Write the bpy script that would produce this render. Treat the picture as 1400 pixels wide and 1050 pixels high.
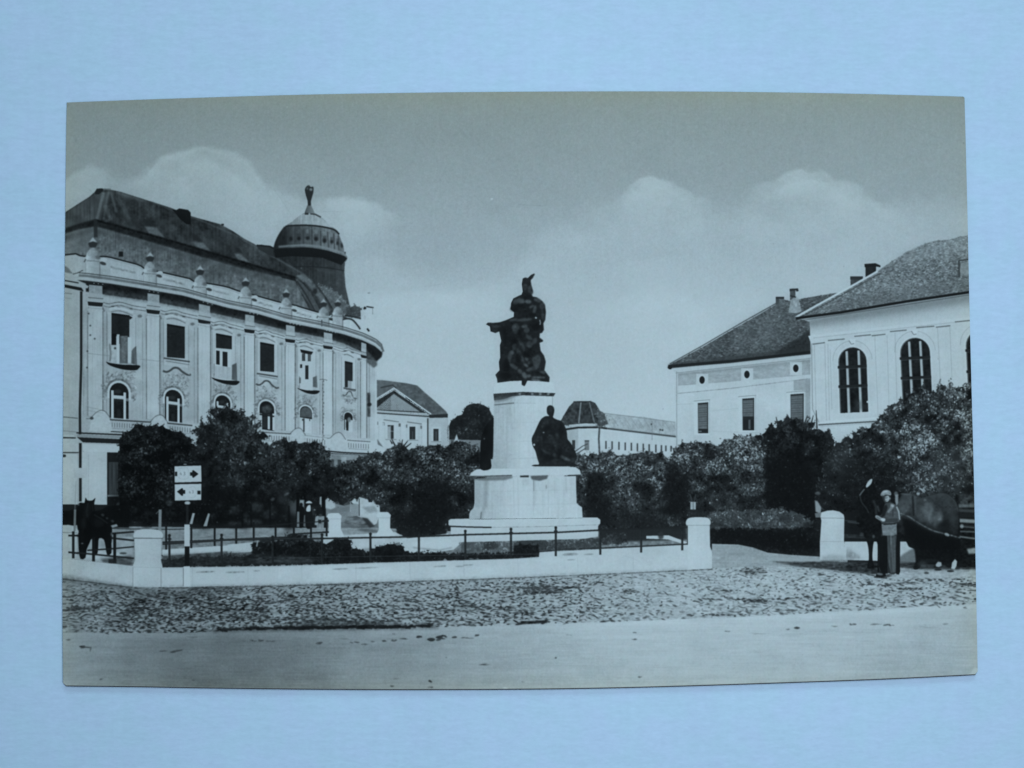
"""A black-and-white picture postcard of a town square, lying on pale blue paper, seen from straight above."""
import bpy, math, random
import numpy as np
from mathutils import Vector
random.seed(3)
for o in list(bpy.data.objects): bpy.data.objects.remove(o, do_unlink=True)
S = .00012                                # one unit of the drawing ("u") is 0.12 mm; the card is about 148 x 96 mm
sc = bpy.context.scene
# ---- camera, straight above the card
cam = bpy.data.cameras.new('camera'); cam.lens = 50; cam.sensor_width = 36; cam.clip_start = .005; cam.clip_end = 5
co = bpy.data.objects.new('camera', cam); sc.collection.objects.link(co); co.location = (0, 0, 1400 * S * 50 / 36 + .0006); sc.camera = co
# ---- soft daylight of a room: dim fill, a window-like lamp beyond the card's top edge, an added lamp overhead
w = bpy.data.worlds.new('World'); sc.world = w; w.use_nodes = True
bg = w.node_tree.nodes['Background']; bg.inputs['Color'].default_value = (.50, .72, 1, 1); bg.inputs['Strength'].default_value = .22
def lamp(name, loc, aim, sx, sy, watts, col):
    ld = bpy.data.lights.new(name, 'AREA'); ld.shape = 'RECTANGLE'; ld.size = sx; ld.size_y = sy; ld.energy = watts; ld.color = col
    lo = bpy.data.objects.new(name, ld); sc.collection.objects.link(lo); lo.location = loc; lo.rotation_euler = (Vector(aim) - lo.location).to_track_quat('-Z', 'Y').to_euler()
lamp('window_light', (.25, 1.75, 1.15), (0, 0, 0), .8, .5, 12, (.47, .82, .93))
lamp('overhead_falloff_lamp', (.035, .012, .262), (.015, 0, 0), .18, .045, .62, (.64, .79, .975))  # added lamp close above the card, so brightness falls off towards the corners
sc.view_settings.view_transform = 'Standard'; sc.view_settings.look = 'None'; sc.view_settings.exposure = 0; sc.view_settings.gamma = 1
sc.render.filter_size = 1.5

PAPER = (.512, .630, .725)                # base colour of the sheet
PR = (1.245, 1.295, 1.20)                 # print stock against the tone field (red, green, blue)

# ---------------------------------------------------------------- the print on the card
# The card carries a flat black-and-white photographic print.  It is drawn here, stroke by
# stroke, as a tone field (0..255) on the card's own face; units are 0.12 mm of card ("u").
K = 2                                   # samples per u
PX0, PY0, PX1, PY1 = 70, 108, 1352, 960
W_, H_ = (PX1 - PX0) * K, (PY1 - PY0) * K
rng = np.random.default_rng(7)
T = np.zeros((H_, W_), np.float32)
GX = (PX0 + (np.arange(W_, dtype=np.float32) + .5) / K)[None, :]
GY = (PY0 + (np.arange(H_, dtype=np.float32) + .5) / K)[:, None]

def gkern(s):
    r = max(1, int(2.6 * s + .5)); k = np.exp(-np.arange(-r, r + 1) ** 2 / (2 * s * s)); return (k / k.sum()).astype(np.float32), r
def gblur(a, s, s2=None):
    s2 = s if s2 is None else s2
    k, r = gkern(s); b = np.pad(a, ((r, r), (0, 0)), mode='edge'); o = np.zeros_like(a)
    for i, w in enumerate(k): o += w * b[i:i + a.shape[0]]
    k, r = gkern(s2); b = np.pad(o, ((0, 0), (r, r)), mode='edge'); o = np.zeros_like(a)
    for i, w in enumerate(k): o += w * b[:, i:i + a.shape[1]]
    return o
def vnoise(sx, sy, seed):
    """smooth value noise over the whole field; cell sizes in u; about -1..1"""
    r = np.random.default_rng(seed); cw, ch = int(W_ / (sx * K)) + 3, int(H_ / (sy * K)) + 3
    g = r.standard_normal((ch, cw)).astype(np.float32)
    x = np.arange(W_) / (sx * K); y = np.arange(H_) / (sy * K)
    xi = x.astype(int); yi = y.astype(int); fx = (x - xi); fy = (y - yi)
    fx = (fx * fx * (3 - 2 * fx)).astype(np.float32)[None]; fy = (fy * fy * (3 - 2 * fy)).astype(np.float32)[:, None]
    rows = g[:, xi] * (1 - fx) + g[:, xi + 1] * fx
    return (rows[yi] * (1 - fy) + rows[yi + 1] * fy) * .8
N1 = vnoise(1.1, 1.1, 1); N3 = vnoise(2.6, 2.4, 2); N8 = vnoise(8, 7, 3); N30 = vnoise(34, 26, 4); N90 = vnoise(110, 80, 5)
NV = vnoise(1.6, 30, 6); NH = vnoise(26, 1.5, 7); NS = vnoise(5, 1.6, 8); N16 = vnoise(17, 14, 9)

def rast(pts):
    """even-odd scanline mask of a polygon (u coordinates) -> (mask, y0, y1, x0, x1)"""
    p = np.asarray(pts, float); x = (p[:, 0] - PX0) * K; y = (p[:, 1] - PY0) * K
    x0, x1 = int(max(0, math.floor(x.min()))), int(min(W_, math.ceil(x.max()) + 1))
    y0, y1 = int(max(0, math.floor(y.min()))), int(min(H_, math.ceil(y.max()) + 1))
    if x1 <= x0 or y1 <= y0: return None
    m = np.zeros((y1 - y0, x1 - x0), np.float32); X2, Y2 = np.roll(x, -1), np.roll(y, -1)
    for sub in (.25, .75):
        for r in range(y0, y1):
            yy = r + sub; c = ((y <= yy) != (Y2 <= yy))
            if not c.any(): continue
            xs = np.sort(x[c] + (yy - y[c]) * (X2[c] - x[c]) / (Y2[c] - y[c]))
            for a, b in zip(xs[::2], xs[1::2]):
                a = min(max(a - x0, 0), x1 - x0); b = min(max(b - x0, 0), x1 - x0)
                ia, ib = int(a), int(b)
                if ia == ib:
                    if ia < x1 - x0: m[r - y0, ia] += .5 * (b - a)
                else:
                    m[r - y0, ia] += .5 * (ia + 1 - a); m[r - y0, ia + 1:ib] += .5
                    if ib < x1 - x0: m[r - y0, ib] += .5 * (b - ib)
    return m, y0, y1, x0, x1
CLIP = [None]
def lay(R, tone, a=1., n=None, soft=0):
    if R is None: return
    m, y0, y1, x0, x1 = R
    if soft:
        s = soft * K; e = int(2.6 * s + 1); Y0, Y1, X0, X1 = max(0, y0 - e), min(H_, y1 + e), max(0, x0 - e), min(W_, x1 + e)
        q = np.zeros((Y1 - Y0, X1 - X0), np.float32); q[y0 - Y0:y1 - Y0, x0 - X0:x1 - X0] = m
        m, y0, y1, x0, x1 = gblur(q, s), Y0, Y1, X0, X1
    if CLIP[0] is not None: m = m * CLIP[0][y0:y1, x0:x1]
    t = tone(GX[:, x0:x1], GY[y0:y1]) if callable(tone) else tone
    if n is not None:
        for f, w in n: t = t + w * f[y0:y1, x0:x1]
    v = T[y0:y1, x0:x1]; v += (m * a) * (t - v)
WALL = [(N3, 2.), (N16, 3.), (N30, 2.5), (NV, 1.2)]
def P(pts, tone, a=1., n=None, soft=0): lay(rast(pts), tone, a, n, soft)
def B(x0, y0, x1, y1, tone, a=1., n=None, soft=0, sk=0):
    """upright box whose top and bottom rise by sk from left to right"""
    P([(x0, y0), (x1, y0 + sk), (x1, y1 + sk), (x0, y1)], tone, a, n, soft)
def E(cx, cy, rx, ry, tone, rot=0, a=1., n=None, soft=0, seg=20):
    c, s = math.cos(rot), math.sin(rot)
    P([(cx + rx * math.cos(t) * c - ry * math.sin(t) * s, cy + rx * math.cos(t) * s + ry * math.sin(t) * c)
       for t in np.linspace(0, 2 * math.pi, seg, endpoint=False)], tone, a, n, soft)
def L(pts, w, tone, a=1., n=None, soft=0):
    """a stroke of width w (or list of widths)"""
    p = np.asarray(pts, float); ws = w if hasattr(w, '__len__') else [w] * len(p)
    d = np.gradient(p, axis=0); d /= np.maximum(1e-6, np.hypot(d[:, 0], d[:, 1]))[:, None]
    nr = np.stack([-d[:, 1], d[:, 0]], 1) * (np.asarray(ws, float)[:, None] / 2)
    P(list(map(tuple, p + nr)) + list(map(tuple, (p - nr)[::-1])), tone, a, n, soft)
def curve(pts, n=8, closed=False):
    """Catmull-Rom through the points"""
    p = [np.array(q, float) for q in pts]; o = []; m = len(p)
    for i in range(m if closed else m - 1):
        a, b, c, d = (p[(i + k) % m] for k in (-1, 0, 1, 2)) if closed else (p[max(0, i - 1)], p[i], p[i + 1], p[min(m - 1, i + 2)])
        for t in np.arange(n) / n:
            o.append(tuple(.5 * (2 * b + (c - a) * t + (2 * a - 5 * b + 4 * c - d) * t * t + (3 * b - a - 3 * c + d) * t ** 3)))
    if not closed: o.append(tuple(p[-1]))
    return o
def itp(xs, ys): return lambda x: np.interp(x, xs, ys)
def lin(a, ta, b, tb, ax=0):
    """tone gradient along x (ax 0) or y (ax 1)"""
    def f(X, Y):
        v = X if ax == 0 else Y; k = np.clip((v - a) / (b - a), 0, 1); return ta + (tb - ta) * k + 0 * X + 0 * Y
    return f
def arch(xc, w, top, bot, sk=0, n=10, h=None):
    """round-headed opening; sk is the drop from left to right"""
    r = w / 2; h = r if h is None else h; o = [(xc - r, bot - sk / 2)]
    for t in np.linspace(math.pi, 0, n): o.append((xc + r * math.cos(t), top + h - h * math.sin(t) + sk / 2 * math.cos(t)))
    return o + [(xc + r, bot + sk / 2)]
def rough(pts, amp, step=5, seed=0):
    """outline broken up into irregular leafy lobes"""
    r = np.random.default_rng(seed); p = np.asarray(pts + pts[:1], float); o = []
    for a, b in zip(p[:-1], p[1:]):
        k = max(1, int(np.hypot(*(b - a)) / step)); nn = np.array([-(b - a)[1], (b - a)[0]]) / max(1e-6, np.hypot(*(b - a)))
        for i in range(k): o.append(tuple(a + (b - a) * i / k + nn * r.normal(0, amp) + r.normal(0, amp * .3, 2)))
    return o
def stamps(xs, ys, rx, ry, rot, tones, al):
    """many small leaf-shaped dabs"""
    for x, y, a, b, th, t, q in zip(xs, ys, rx, ry, rot, tones, al):
        cx, cy = (x - PX0) * K, (y - PY0) * K; e = int(max(a, b) * K + 1.5); X0, X1, Y0, Y1 = int(cx) - e, int(cx) + e + 1, int(cy) - e, int(cy) + e + 1
        if X0 < 0 or Y0 < 0 or X1 >= W_ or Y1 >= H_: continue
        u = np.arange(X0, X1) + .5 - cx; v = (np.arange(Y0, Y1) + .5 - cy)[:, None]; c, s = math.cos(th), math.sin(th)
        d = ((u * c + v * s) / (a * K)) ** 2 + ((-u * s + v * c) / (b * K)) ** 2
        m = np.clip(1.5 - 1.3 * d, 0, 1) * q
        if CLIP[0] is not None: m = m * CLIP[0][Y0:Y1, X0:X1]
        w = T[Y0:Y1, X0:X1]; w += m * (t - w)
def foliage(pts, dark, light, dens=.09, size=1.5, lit=None, seed=0, edge=1.6, big=.35, flat=.7, spark=.03, elong=1.6, hi=150):
    """leaf mass: a broken outline, dark depths, clumps and single lit leaves"""
    r = np.random.default_rng(seed + 100); rp = rough(pts, edge, 4, seed); R = rast(rp)
    if R is None: return
    m, y0, y1, x0, x1 = R
    lay(R, dark, 1., [(N3, (light - dark) * .10), (N8, (light - dark) * .14), (N16, (light - dark) * .10)])
    area = m.sum() / K / K; n = int(area * dens); ys, xs = np.nonzero(m > .5); pick = r.integers(0, len(xs), n)
    X = PX0 + (x0 + xs[pick]) / K + r.random(n); Y = PY0 + (y0 + ys[pick]) / K + r.random(n)
    iy = np.clip(((Y - PY0) * K).astype(int), 0, H_ - 1); ix = np.clip(((X - PX0) * K).astype(int), 0, W_ - 1)
    f = .5 + .33 * N8[iy, ix] + .3 * N16[iy, ix] + .12 * N30[iy, ix]
    lv = np.clip(f, 0, 1.25) * (1 if lit is None else np.array([lit(a, b) for a, b in zip(X, Y)]))
    tone = dark + (light - dark) * lv * r.gamma(2.2, .42, n)
    sp = r.random(n) < spark * np.clip(lv * 1.6, 0, 1.5); tone = np.where(sp, hi * (.75 + .4 * r.random(n)), np.minimum(tone, hi))
    s = size * (.55 + .9 * r.random(n)) * np.where(sp, .75, 1)
    stamps(X, Y, s * np.where(r.random(n) < .5, elong, 1), s * flat, r.random(n) * math.pi, tone, .55 + .4 * r.random(n))
    # leaves that stick out past the edge
    q = np.asarray(rp); k = len(q) * 3; j = r.integers(0, len(q), k); e = q[j] + r.normal(0, 1.3, (k, 2))
    stamps(e[:, 0], e[:, 1], r.uniform(.7, 1.7, k), r.uniform(.5, 1.1, k), r.random(k) * math.pi, dark + (light - dark) * r.random(k) * .8, r.uniform(.5, .95, k))
PARTS = []                              # (name, outline, parent index, layer, label)
def part(name, pts, layer, parent=None, label=None):
    PARTS.append((name, [tuple(map(float, p[:2])) for p in pts], parent, layer, label)); return len(PARTS) - 1
def box(x0, y0, x1, y1, sk=0): return [(x0, y0), (x1, y0 + sk), (x1, y1 + sk), (x0, y1)]
TOP = curve([(90, 139), (240, 133.5), (450, 127.5), (700, 124.3), (950, 124), (1150, 126.6), (1319, 131)], 6)
RGT = curve([(1320.5, 133), (1324, 270), (1328, 450), (1333, 640), (1336.3, 800), (1338.5, 919)], 5)
BOT = curve([(1335, 923), (1200, 929.5), (1000, 936.5), (850, 940.8), (700, 943), (500, 943.4), (300, 941.5), (180, 939.4), (89, 938.5)], 6)
LFT = curve([(84.5, 935), (83.6, 800), (84.5, 600), (86.5, 400), (88.6, 200), (89.6, 141)], 5)
CARD = TOP + RGT + BOT + LFT

# ---- sky
skyb = itp([110, 170, 240, 300, 360, 410, 470, 560], [134, 137, 142, 148, 156, 163, 171, 178])
T[:] = skyb(GY[:, 0])[:, None].astype(np.float32)
T += 3 * np.clip((GX - 500) / 800, -.6, 1) * np.clip((520 - GY) / 300, 0, 1) + 1.6 * N90 + .8 * N30
def cloud(xs, ys, g, edge, decay, seed, jag=2.2):
    r = vnoise(16, 16, seed) * jag + vnoise(5, 5, seed + 1) * jag * .35 + vnoise(45, 30, seed + 2) * jag * 1.3
    yt = np.interp(GX[0], xs, ys)[None]; ed = np.interp(GX[0], xs, edge)[None]; d = GY - yt + r * np.clip(ed / 4, .6, 3); ed = ed * 1.7
    gg = np.interp(GX[0], xs, g)[None]
    q = np.clip(d / ed + .5, 0, 1); T[:] += gg * 1.08 * q * q * (3 - 2 * q) * np.exp(-np.maximum(d, 0) / decay) * (1 + .24 * vnoise(30, 17, seed + 5) + .11 * vnoise(10, 7, seed + 6))
cloud([70, 96, 118, 134, 150, 168, 188, 202, 222, 240, 262, 282, 305, 330, 350, 368, 392, 415, 440, 470, 498, 520, 534, 546, 558, 640], [262, 243, 228, 233, 246, 250, 244, 226, 208, 203, 197, 196, 202, 213, 236, 258, 268, 272, 268, 264, 270, 282, 291, 300, 312, 352],
      [14, 15, 16, 15, 8, 9, 12, 17, 19, 20, 21, 21, 20, 19, 18, 17, 15, 15, 16, 18, 19, 17, 14, 11, 9, 0], [9, 7, 6, 8, 16, 18, 14, 8, 7, 7, 6, 6, 6, 6, 7, 8, 12, 12, 9, 7, 6, 6, 6, 9, 16, 40], 85, 21)
cloud([470, 505, 560, 610, 640, 662, 690, 720, 750, 790, 830], [410, 401, 397, 396, 394, 396, 380, 350, 322, 302, 296], [0, 8, 10, 11, 10, 7, 5, 5, 6, 6, 4], [14, 9, 5, 5, 6, 9, 25, 38, 40, 30, 26], 120, 31)
cloud([780, 820, 848, 862, 878, 893, 908, 925, 945, 962, 978, 1000, 1018, 1040, 1058, 1078, 1098, 1116, 1130, 1142, 1158, 1172, 1190, 1215, 1240, 1280, 1350], [292, 276, 263, 252, 245, 242, 247, 255, 262, 270, 276, 277, 272, 260, 252, 236, 228, 229, 236, 248, 249, 255, 268, 272, 274, 277, 280],
      [2, 4, 6, 12, 17, 19, 18, 15, 12, 9, 5, 4, 7, 11, 13, 17, 19, 18, 16, 15, 15, 14, 12, 10, 8, 7, 6], [22, 18, 10, 5, 5, 4, 4, 5, 6, 8, 13, 15, 12, 9, 7, 5, 4, 4, 5, 6, 6, 6, 8, 12, 16, 18, 20], 88, 41)
cloud([800, 850, 900, 960, 1020, 1080, 1140], [425, 414, 402, 418, 400, 396, 408], [0, 4, 5, 4, 4, 2, 0], [16, 14, 12, 16, 20, 24, 26], 60, 51)
for xs, ys, g, ed, dc, sd in (([150, 175, 200, 225, 250, 275], [262, 246, 232, 236, 250, 270], 7, 7, 16, 61), ([225, 250, 280, 310, 335, 355], [246, 226, 219, 228, 246, 262], 8, 7, 18, 64), ([300, 330, 360, 385, 410], [262, 246, 258, 276, 290], 5, 8, 16, 67),
        ([835, 860, 890, 915, 940, 965], [282, 266, 258, 265, 280, 292], 8, 6, 15, 70), ([940, 970, 1000, 1030, 1055], [300, 288, 284, 290, 304], 5, 9, 16, 73), ([1040, 1070, 1100, 1130, 1155, 1180], [268, 250, 243, 250, 262, 276], 9, 6, 16, 76), ([1120, 1160, 1200, 1240, 1280], [290, 276, 282, 292, 306], 5, 9, 20, 79), ([700, 740, 790, 840, 880], [350, 322, 310, 316, 330], 5, 16, 26, 82), ([520, 560, 610, 660, 700], [416, 405, 404, 402, 410], 6, 8, 22, 85), ([780, 830, 890, 940, 990], [420, 404, 398, 408, 424], 5, 14, 24, 88)):
    gg_ = [0] + [g] * (len(xs) - 2) + [0]; cloud(xs, ys, gg_, [ed * 1.6] + [ed] * (len(xs) - 2) + [ed * 1.6], dc, sd)
E(860, 300, 50, 20, 170, .2, .25, soft=22); E(905, 330, 80, 26, 150, .1, .35, soft=20); E(330, 270, 55, 40, 171, .2, .45, soft=18); E(900, 258, 28, 9, 171, .3, .4, soft=6); E(1102, 245, 26, 10, 172, 0, .4, soft=6)
E(800, 470, 120, 40, 166, 0, .3, soft=25); E(600, 460, 130, 60, 171, 0, .6, soft=30); E(480, 300, 26, 14, 171, .5, .35, soft=7); E(490, 372, 60, 22, 158, 0, .45, soft=18)
E(1230, 330, 90, 30, 158, 0, .3, soft=18); E(528, 336, 46, 13, 152, -.05, .75, soft=9); E(585, 320, 60, 60, 149, 0, .7, soft=16); E(410, 230, 60, 24, 146, .5, .5, soft=12); E(672, 271.5, 1.6, 1.6, 178, 0, .8); L([(708, 279), (725, 280), (742, 281)], .9, 128, .6)
L(curve([(89, 181), (95, 182.5), (101, 188), (103, 195)]), 3, 128, .45, soft=.8); E(94, 188, 5, 4, 147, 0, .4, soft=1.5); L([(90, 196), (95, 186)], 1.6, 130, .4, soft=.8)
part('sky', [(60, 100), (1360, 100), (1360, 650), (60, 650)], 0, label='pale grey printed sky with soft white clouds')

# ---- far right block with pavilion roof
P([(768, 585), (929, 597), (929, 632), (768, 632)], 173, n=WALL); B(768, 584, 791, 632, 152, .9, n=WALL)
P([(822, 565), (845, 567), (880, 570), (929, 579), (929, 597), (826, 586)], 150, n=[(N3, 7), (N8, 6), (N1, 5)])
for x in range(836, 926, 9): L([(x, 569 + (x - 836) * .09), (x + 9, 582 + (x - 836) * .1)], .9, 116, .5)
L([(826, 585.5), (928, 597.6)], 2.4, 58, .9)
L([(826, 565), (929, 578)], 1.2, 112, .7); L([(768, 583), (830, 583)], 4.5, 160, .9)
P([(766, 577), (771, 568), (778, 556), (784, 550), (790, 548.5), (808, 548.5), (814, 551), (819, 559), (825, 572), (830, 580), (800, 579), (766, 582)], 52, n=[(N3, 14), (N8, 8)])
L([(794.5, 550), (791.5, 579)], 2.2, 128, .8); L([(806, 550), (813, 578)], 1.8, 120, .7); L([(784, 549.5), (808, 549)], 1.3, 34)
L([(772, 587.5), (790, 584.8), (818, 584.3), (830, 586)], 2.6, 30)
foliage([(816, 566), (824, 564), (828, 572), (832, 580), (822, 583), (817, 576)], 70, 140, .2, 1.1, seed=2); L([(820, 584), (819, 600), (820, 622)], 2.6, 52, .85, n=[(N3, 12)])
foliage([(766, 574), (776, 570), (781, 574), (778, 580), (766, 580)], 46, 90, .2, 1.1, seed=3)
FW = [828.8, 837.2, 846.6, 855.2, 863.6, 871.9, 879.9, 888, 897.2, 904.8, 910.9, 918, 925]
for i, x in enumerate(FW):
    y = 603 + (x - 829) * .075; B(x - 1.1, y, x + 1.1, y + 11 - (i > 9) * 3, 62, .95)
B(782.5, 602, 786.5, 614, 48); B(799.5, 602, 805.8, 616, 104); B(799.5, 602, 805.8, 604, 70)
for a in ((786, 618, 797, 610), (788, 621, 801, 613), (797, 610, 804, 607)): L([a[:2], a[2:]], 1.3, 60, .9)
for x, y in ((891, 579), (903, 586.5), (906, 587)): B(x - 1, y, x + 1.4, y + 2.6, 60, .9)
L([(892, 576), (892, 602)], 1.2, 100, .6); L([(907, 575), (907, 583)], 1, 110, .5)
B(918, 618.5, 935, 622, 165, sk=-1); L([(918, 621.5), (936, 619.5)], 1.6, 46); B(921, 623, 934, 634, 118)
bA = part('barracks_building', [(766, 577), (784, 550), (808, 548.5), (822, 564), (929, 579), (929, 632), (766, 632)], 1, label='long low white building with a dark pavilion roof beyond the hedges')
part('roof', [(766, 577), (771, 568), (784, 550), (808, 548.5), (815, 551), (829, 579), (766, 582)], 1, bA, 'dark pavilion roof'); part('roof', [(829, 568), (929, 579), (929, 596), (829, 584)], 1, bA, 'long pale roof')
for x in FW[:11]: part('window', box(x - 1.6, 602.5 + (x - 829) * .075, x + 1.6, 614 + (x - 829) * .075), 1, bA)
part('window', box(799, 601.5, 806.3, 616), 1, bA); part('window', box(782, 601.5, 787, 614.5), 1, bA)

# ---- behind the monument, left: far trees, wall, pediment house
def spr(xs, ys, base): return list(zip(xs, ys)) + base
TR = [(608, 596), (612, 582), (616, 577), (622, 575), (625, 570), (631, 567), (635, 559), (641, 555), (647, 552.5), (654, 553), (660, 555), (666, 560), (671, 565), (675, 574), (675, 602), (655, 603), (612, 604)]
foliage(TR, 22, 48, .1, 1.4, seed=5, edge=1.2, spark=.004)
part('tree', TR, 1, label='dark round tree far behind, left of the monument')
B(611, 601, 660, 634, 116, n=WALL, sk=1); P([(620, 616), (621.5, 601), (624, 593.5), (626.5, 601), (628, 616)], 172)
HR = [(512, 519.5), (522, 519.8), (540, 522), (556, 524), (570, 527), (582, 538), (596, 550), (610, 563), (612.5, 568), (607, 570), (588, 569), (512, 560)]
P(HR, 84, n=[(N3, 7), (N8, 5), (NS, 4)]); P([(512, 519.5), (540, 522), (537, 530), (512, 545)], 100, .4, soft=2)
P([(512, 560), (588, 567), (612, 569), (614, 590), (613, 640), (512, 640)], 168, n=WALL); P([(585.5, 571), (612.5, 571), (612.5, 634), (585.5, 634)], 158, n=WALL)
P([(512, 547), (538, 531), (589, 567), (587, 570), (512, 564)], 168); P([(512, 549.5), (538, 534), (582, 564.8), (512, 561)], 40)
P([(514, 558), (538, 538.5), (574, 563), (514, 560)], 126, n=WALL); L([(520, 530), (537, 526.5), (541, 531)], 2, 46, .8); L([(512, 547), (538, 530.6), (589, 566.5)], 2.2, 178)
L([(512, 561.5), (587, 567)], 2, 152); L([(512, 564.5), (587, 569.6)], 2, 52, .9); P([(586, 567.5), (612, 566), (612, 571), (587, 571.5)], 34)
L([(524, 574), (545, 577)], 1.3, 84, .8); L([(556, 577), (577, 580)], 1.3, 84, .8)
for x, y in ((515, 578), (524, 579), (546, 580.5), (555, 582), (576, 583.5)): B(x - 1.5, y - 1.5, x + 1.5, y + 3, 62, .8, soft=.3)
for x in (517.5, 547.5, 576.5): B(x, 578, x + 7.5, 622, 178, .8); L([(x, 582), (x, 620)], .7, 130, .5)
L([(584.6, 572), (584.6, 612)], 1.7, 44)
for x0, y0, x1, y1 in ((529.5, 581.5, 537.8, 600), (559.5, 583.5, 567.5, 601), (592.3, 586.5, 599.3, 603)):
    B(x0 - 2.5, y0 - 3, x1 + 3, y1 + 2, 176, .7); B(x0, y0, x1, y1, 36); B(x0 - 3, y1 + .6, x1 + 4, y1 + 1.8, 110, .8)
B(529.5, 583, 533.5, 600, 150, .9); L([(533.6, 582), (533.6, 600)], 1, 120); L([(529, 589), (537.8, 590)], 1, 150, .7); L([(563.8, 590), (563.6, 601)], .9, 110, .6); L([(596, 590), (596, 603)], .9, 120, .6)
bP = part('pediment_house', [(512, 519.5), (540, 522), (570, 527), (610, 563), (613, 569), (613, 632), (512, 632)], 1, label='small white house with a triangular pediment and grey roof')
part('roof', HR, 1, bP); part('pediment', [(512, 547), (538, 531), (589, 567), (587, 570), (512, 564)], 1, bP)
for q in ((529, 581, 538, 600.5), (559, 583, 568, 601.5), (592, 586, 600, 603.5)): part('window', box(*q), 1, bP)
part('garden_wall', box(611, 603, 657, 634), 1, label='grey wall behind the hedge')

# ---- grand corner building with the domed turret
yc = itp([84, 105, 118, 150, 200, 250, 310, 350, 392, 440, 470, 495, 513, 522], [379, 378.5, 379.5, 383.5, 391.5, 400, 416.5, 424.5, 436.5, 446, 453, 461, 469.5, 477.5])   # cornice
yb = itp([84, 149, 225, 363, 398, 480, 504, 522], [571, 574, 578.5, 591.5, 593.5, 602.5, 604, 606])                                                # balcony rail
yl = itp([84, 103, 185, 446, 520], [590, 592, 595.5, 614.5, 620.5])                                                                             # ledge
def fx(pts): return pts
def along(f, x0, x1, dy=0, st=6): xs = list(np.arange(x0, x1, st)) + [x1]; return [(x, float(f(x)) + dy) for x in xs]
P(along(yc, 84, 521, -2) + [(519, 492), (514.5, 494), (515, 560), (516, 600), (521, 612), (524, 620), (524, 720), (84, 720)], lin(90, 150, 420, 172), n=WALL)
P(along(yc, 112, 512, 30) + along(yb, 112, 512, -2)[::-1], 144, .46, n=[(N16, 9), (N8, 5), (NV, 4), (N30, 6)])
P([(84, 382), (108, 385), (108, 720), (84, 720)], 150, .5, n=WALL); B(84, 600, 165, 720, 158, .6, n=WALL)
# dome drum
P([(374, 344), (472, 344), (470, 372), (472, 392), (475, 406), (478, 420), (480, 440), (420, 440), (380, 372)], lin(392, 34, 470, 62), n=[(N3, 5), (NV, 6), (N8, 4)])
L(curve([(400, 364), (430, 364.5), (455, 367), (470, 370)]), 1.4, 30, .8); P([(430, 366), (470, 371), (470, 376), (432, 370)], 70, .5, soft=1)
foliage([(436, 392), (452, 393), (470, 408), (478, 420), (478, 436), (450, 432), (430, 410)], 84, 128, .25, 1.1, seed=8, spark=.01, edge=2)
# mansard roof: upper slopes, eave band, lower slope
UP = [(84, 292), (104, 279), (120, 269), (128, 262), (131, 257.8), (139, 257.6), (149, 258.5), (163, 261.5), (196, 272), (232, 283.5), (262, 295.5), (300, 306), (318, 316), (333, 326), (350, 335), (368, 346), (386, 357), (402, 366), (414, 373), (426, 384), (436, 393), (446, 407), (456, 424), (462, 440), (430, 440), (403, 379), (330, 364), (129, 306), (84, 318)]
P(UP, lin(100, 50, 440, 50), n=[(N3, 7), (N8, 8), (N16, 8), (NV, 5)])
for i_ in range(26): x_ = 140 + 10.5 * i_; y_ = float(np.interp(x_, [129, 330, 403], [300, 356, 377])); L([(x_, y_ - 4), (x_ - 16 + .02 * i_, y_ - 30 + .03 * i_)], random.uniform(1.5, 4), random.choice([36, 42, 74, 80]), random.uniform(.15, .35), soft=1.2)
P([(84, 293), (128, 264), (150, 260), (136, 300), (84, 316)], 84, .6, n=[(NV, 8), (N8, 5)], soft=1)
for a, b, w, t, al in (((140, 262), (131, 300), 4, 118, .6), ((147, 261), (140, 300), 3, 112, .45), ((150, 262), (158, 290), 3, 108, .5), ((156, 268), (176, 298), 3, 100, .35), ((142, 280), (150, 300), 5, 104, .4), ((158, 262), (196, 274), 4, 106, .4), ((160, 268), (175, 292), 2, 104, .4), ((205, 275), (262, 297), 1.5, 92, .6), ((262, 296), (330, 325), 1.4, 92, .7), ((330, 326), (412, 373), 2, 96, .7)):
    L([a, b], w, t, al, soft=.8)
P([(128, 262), (131, 257.2), (139, 257), (139.5, 260), (134, 265), (129, 265)], 26); B(140, 257, 150, 259.5, 96, .8)
P([(234, 285.5), (240, 286.5), (244, 284.5), (256, 286.5), (259.5, 290), (260, 306.5), (254, 306), (246, 300)], 17); P([(350, 335.5), (356, 334), (368, 336.5), (375, 341), (377, 352), (366, 348), (352, 340)], 44); L([(350, 335), (368, 336.5), (375, 340)], 2, 24); B(301.5, 305.5, 305, 308, 40)
for p, q in (([(196, 309), (213, 310.5), (227, 328), (203, 320)], [(195, 299), (204, 300), (212, 309), (197, 307)]), ([(262, 330), (277, 331.5), (290, 346), (268, 340)], [(262, 319), (269, 321), (275, 330), (263, 328)]), ([(319, 346), (328, 347), (343, 360), (326, 357)], [(321, 337), (327, 339), (331, 346), (322, 344)])):
    P(p, 108, .75, soft=.8, n=[(N3, 6)]); P(q, 34, .9, soft=.6)
P([(84, 318), (104, 309), (129, 304), (330, 366), (403, 384), (408, 395), (426, 430), (402, 424), (330, 404), (258, 385), (190, 366), (145, 352), (84, 348)], 92, n=[(N3, 9), (N8, 6), (NV, 6), (N16, 5)])
P([(84, 318), (104, 309), (127, 308), (127, 345), (84, 346)], 108, .6, n=[(N8, 6)])
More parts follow.
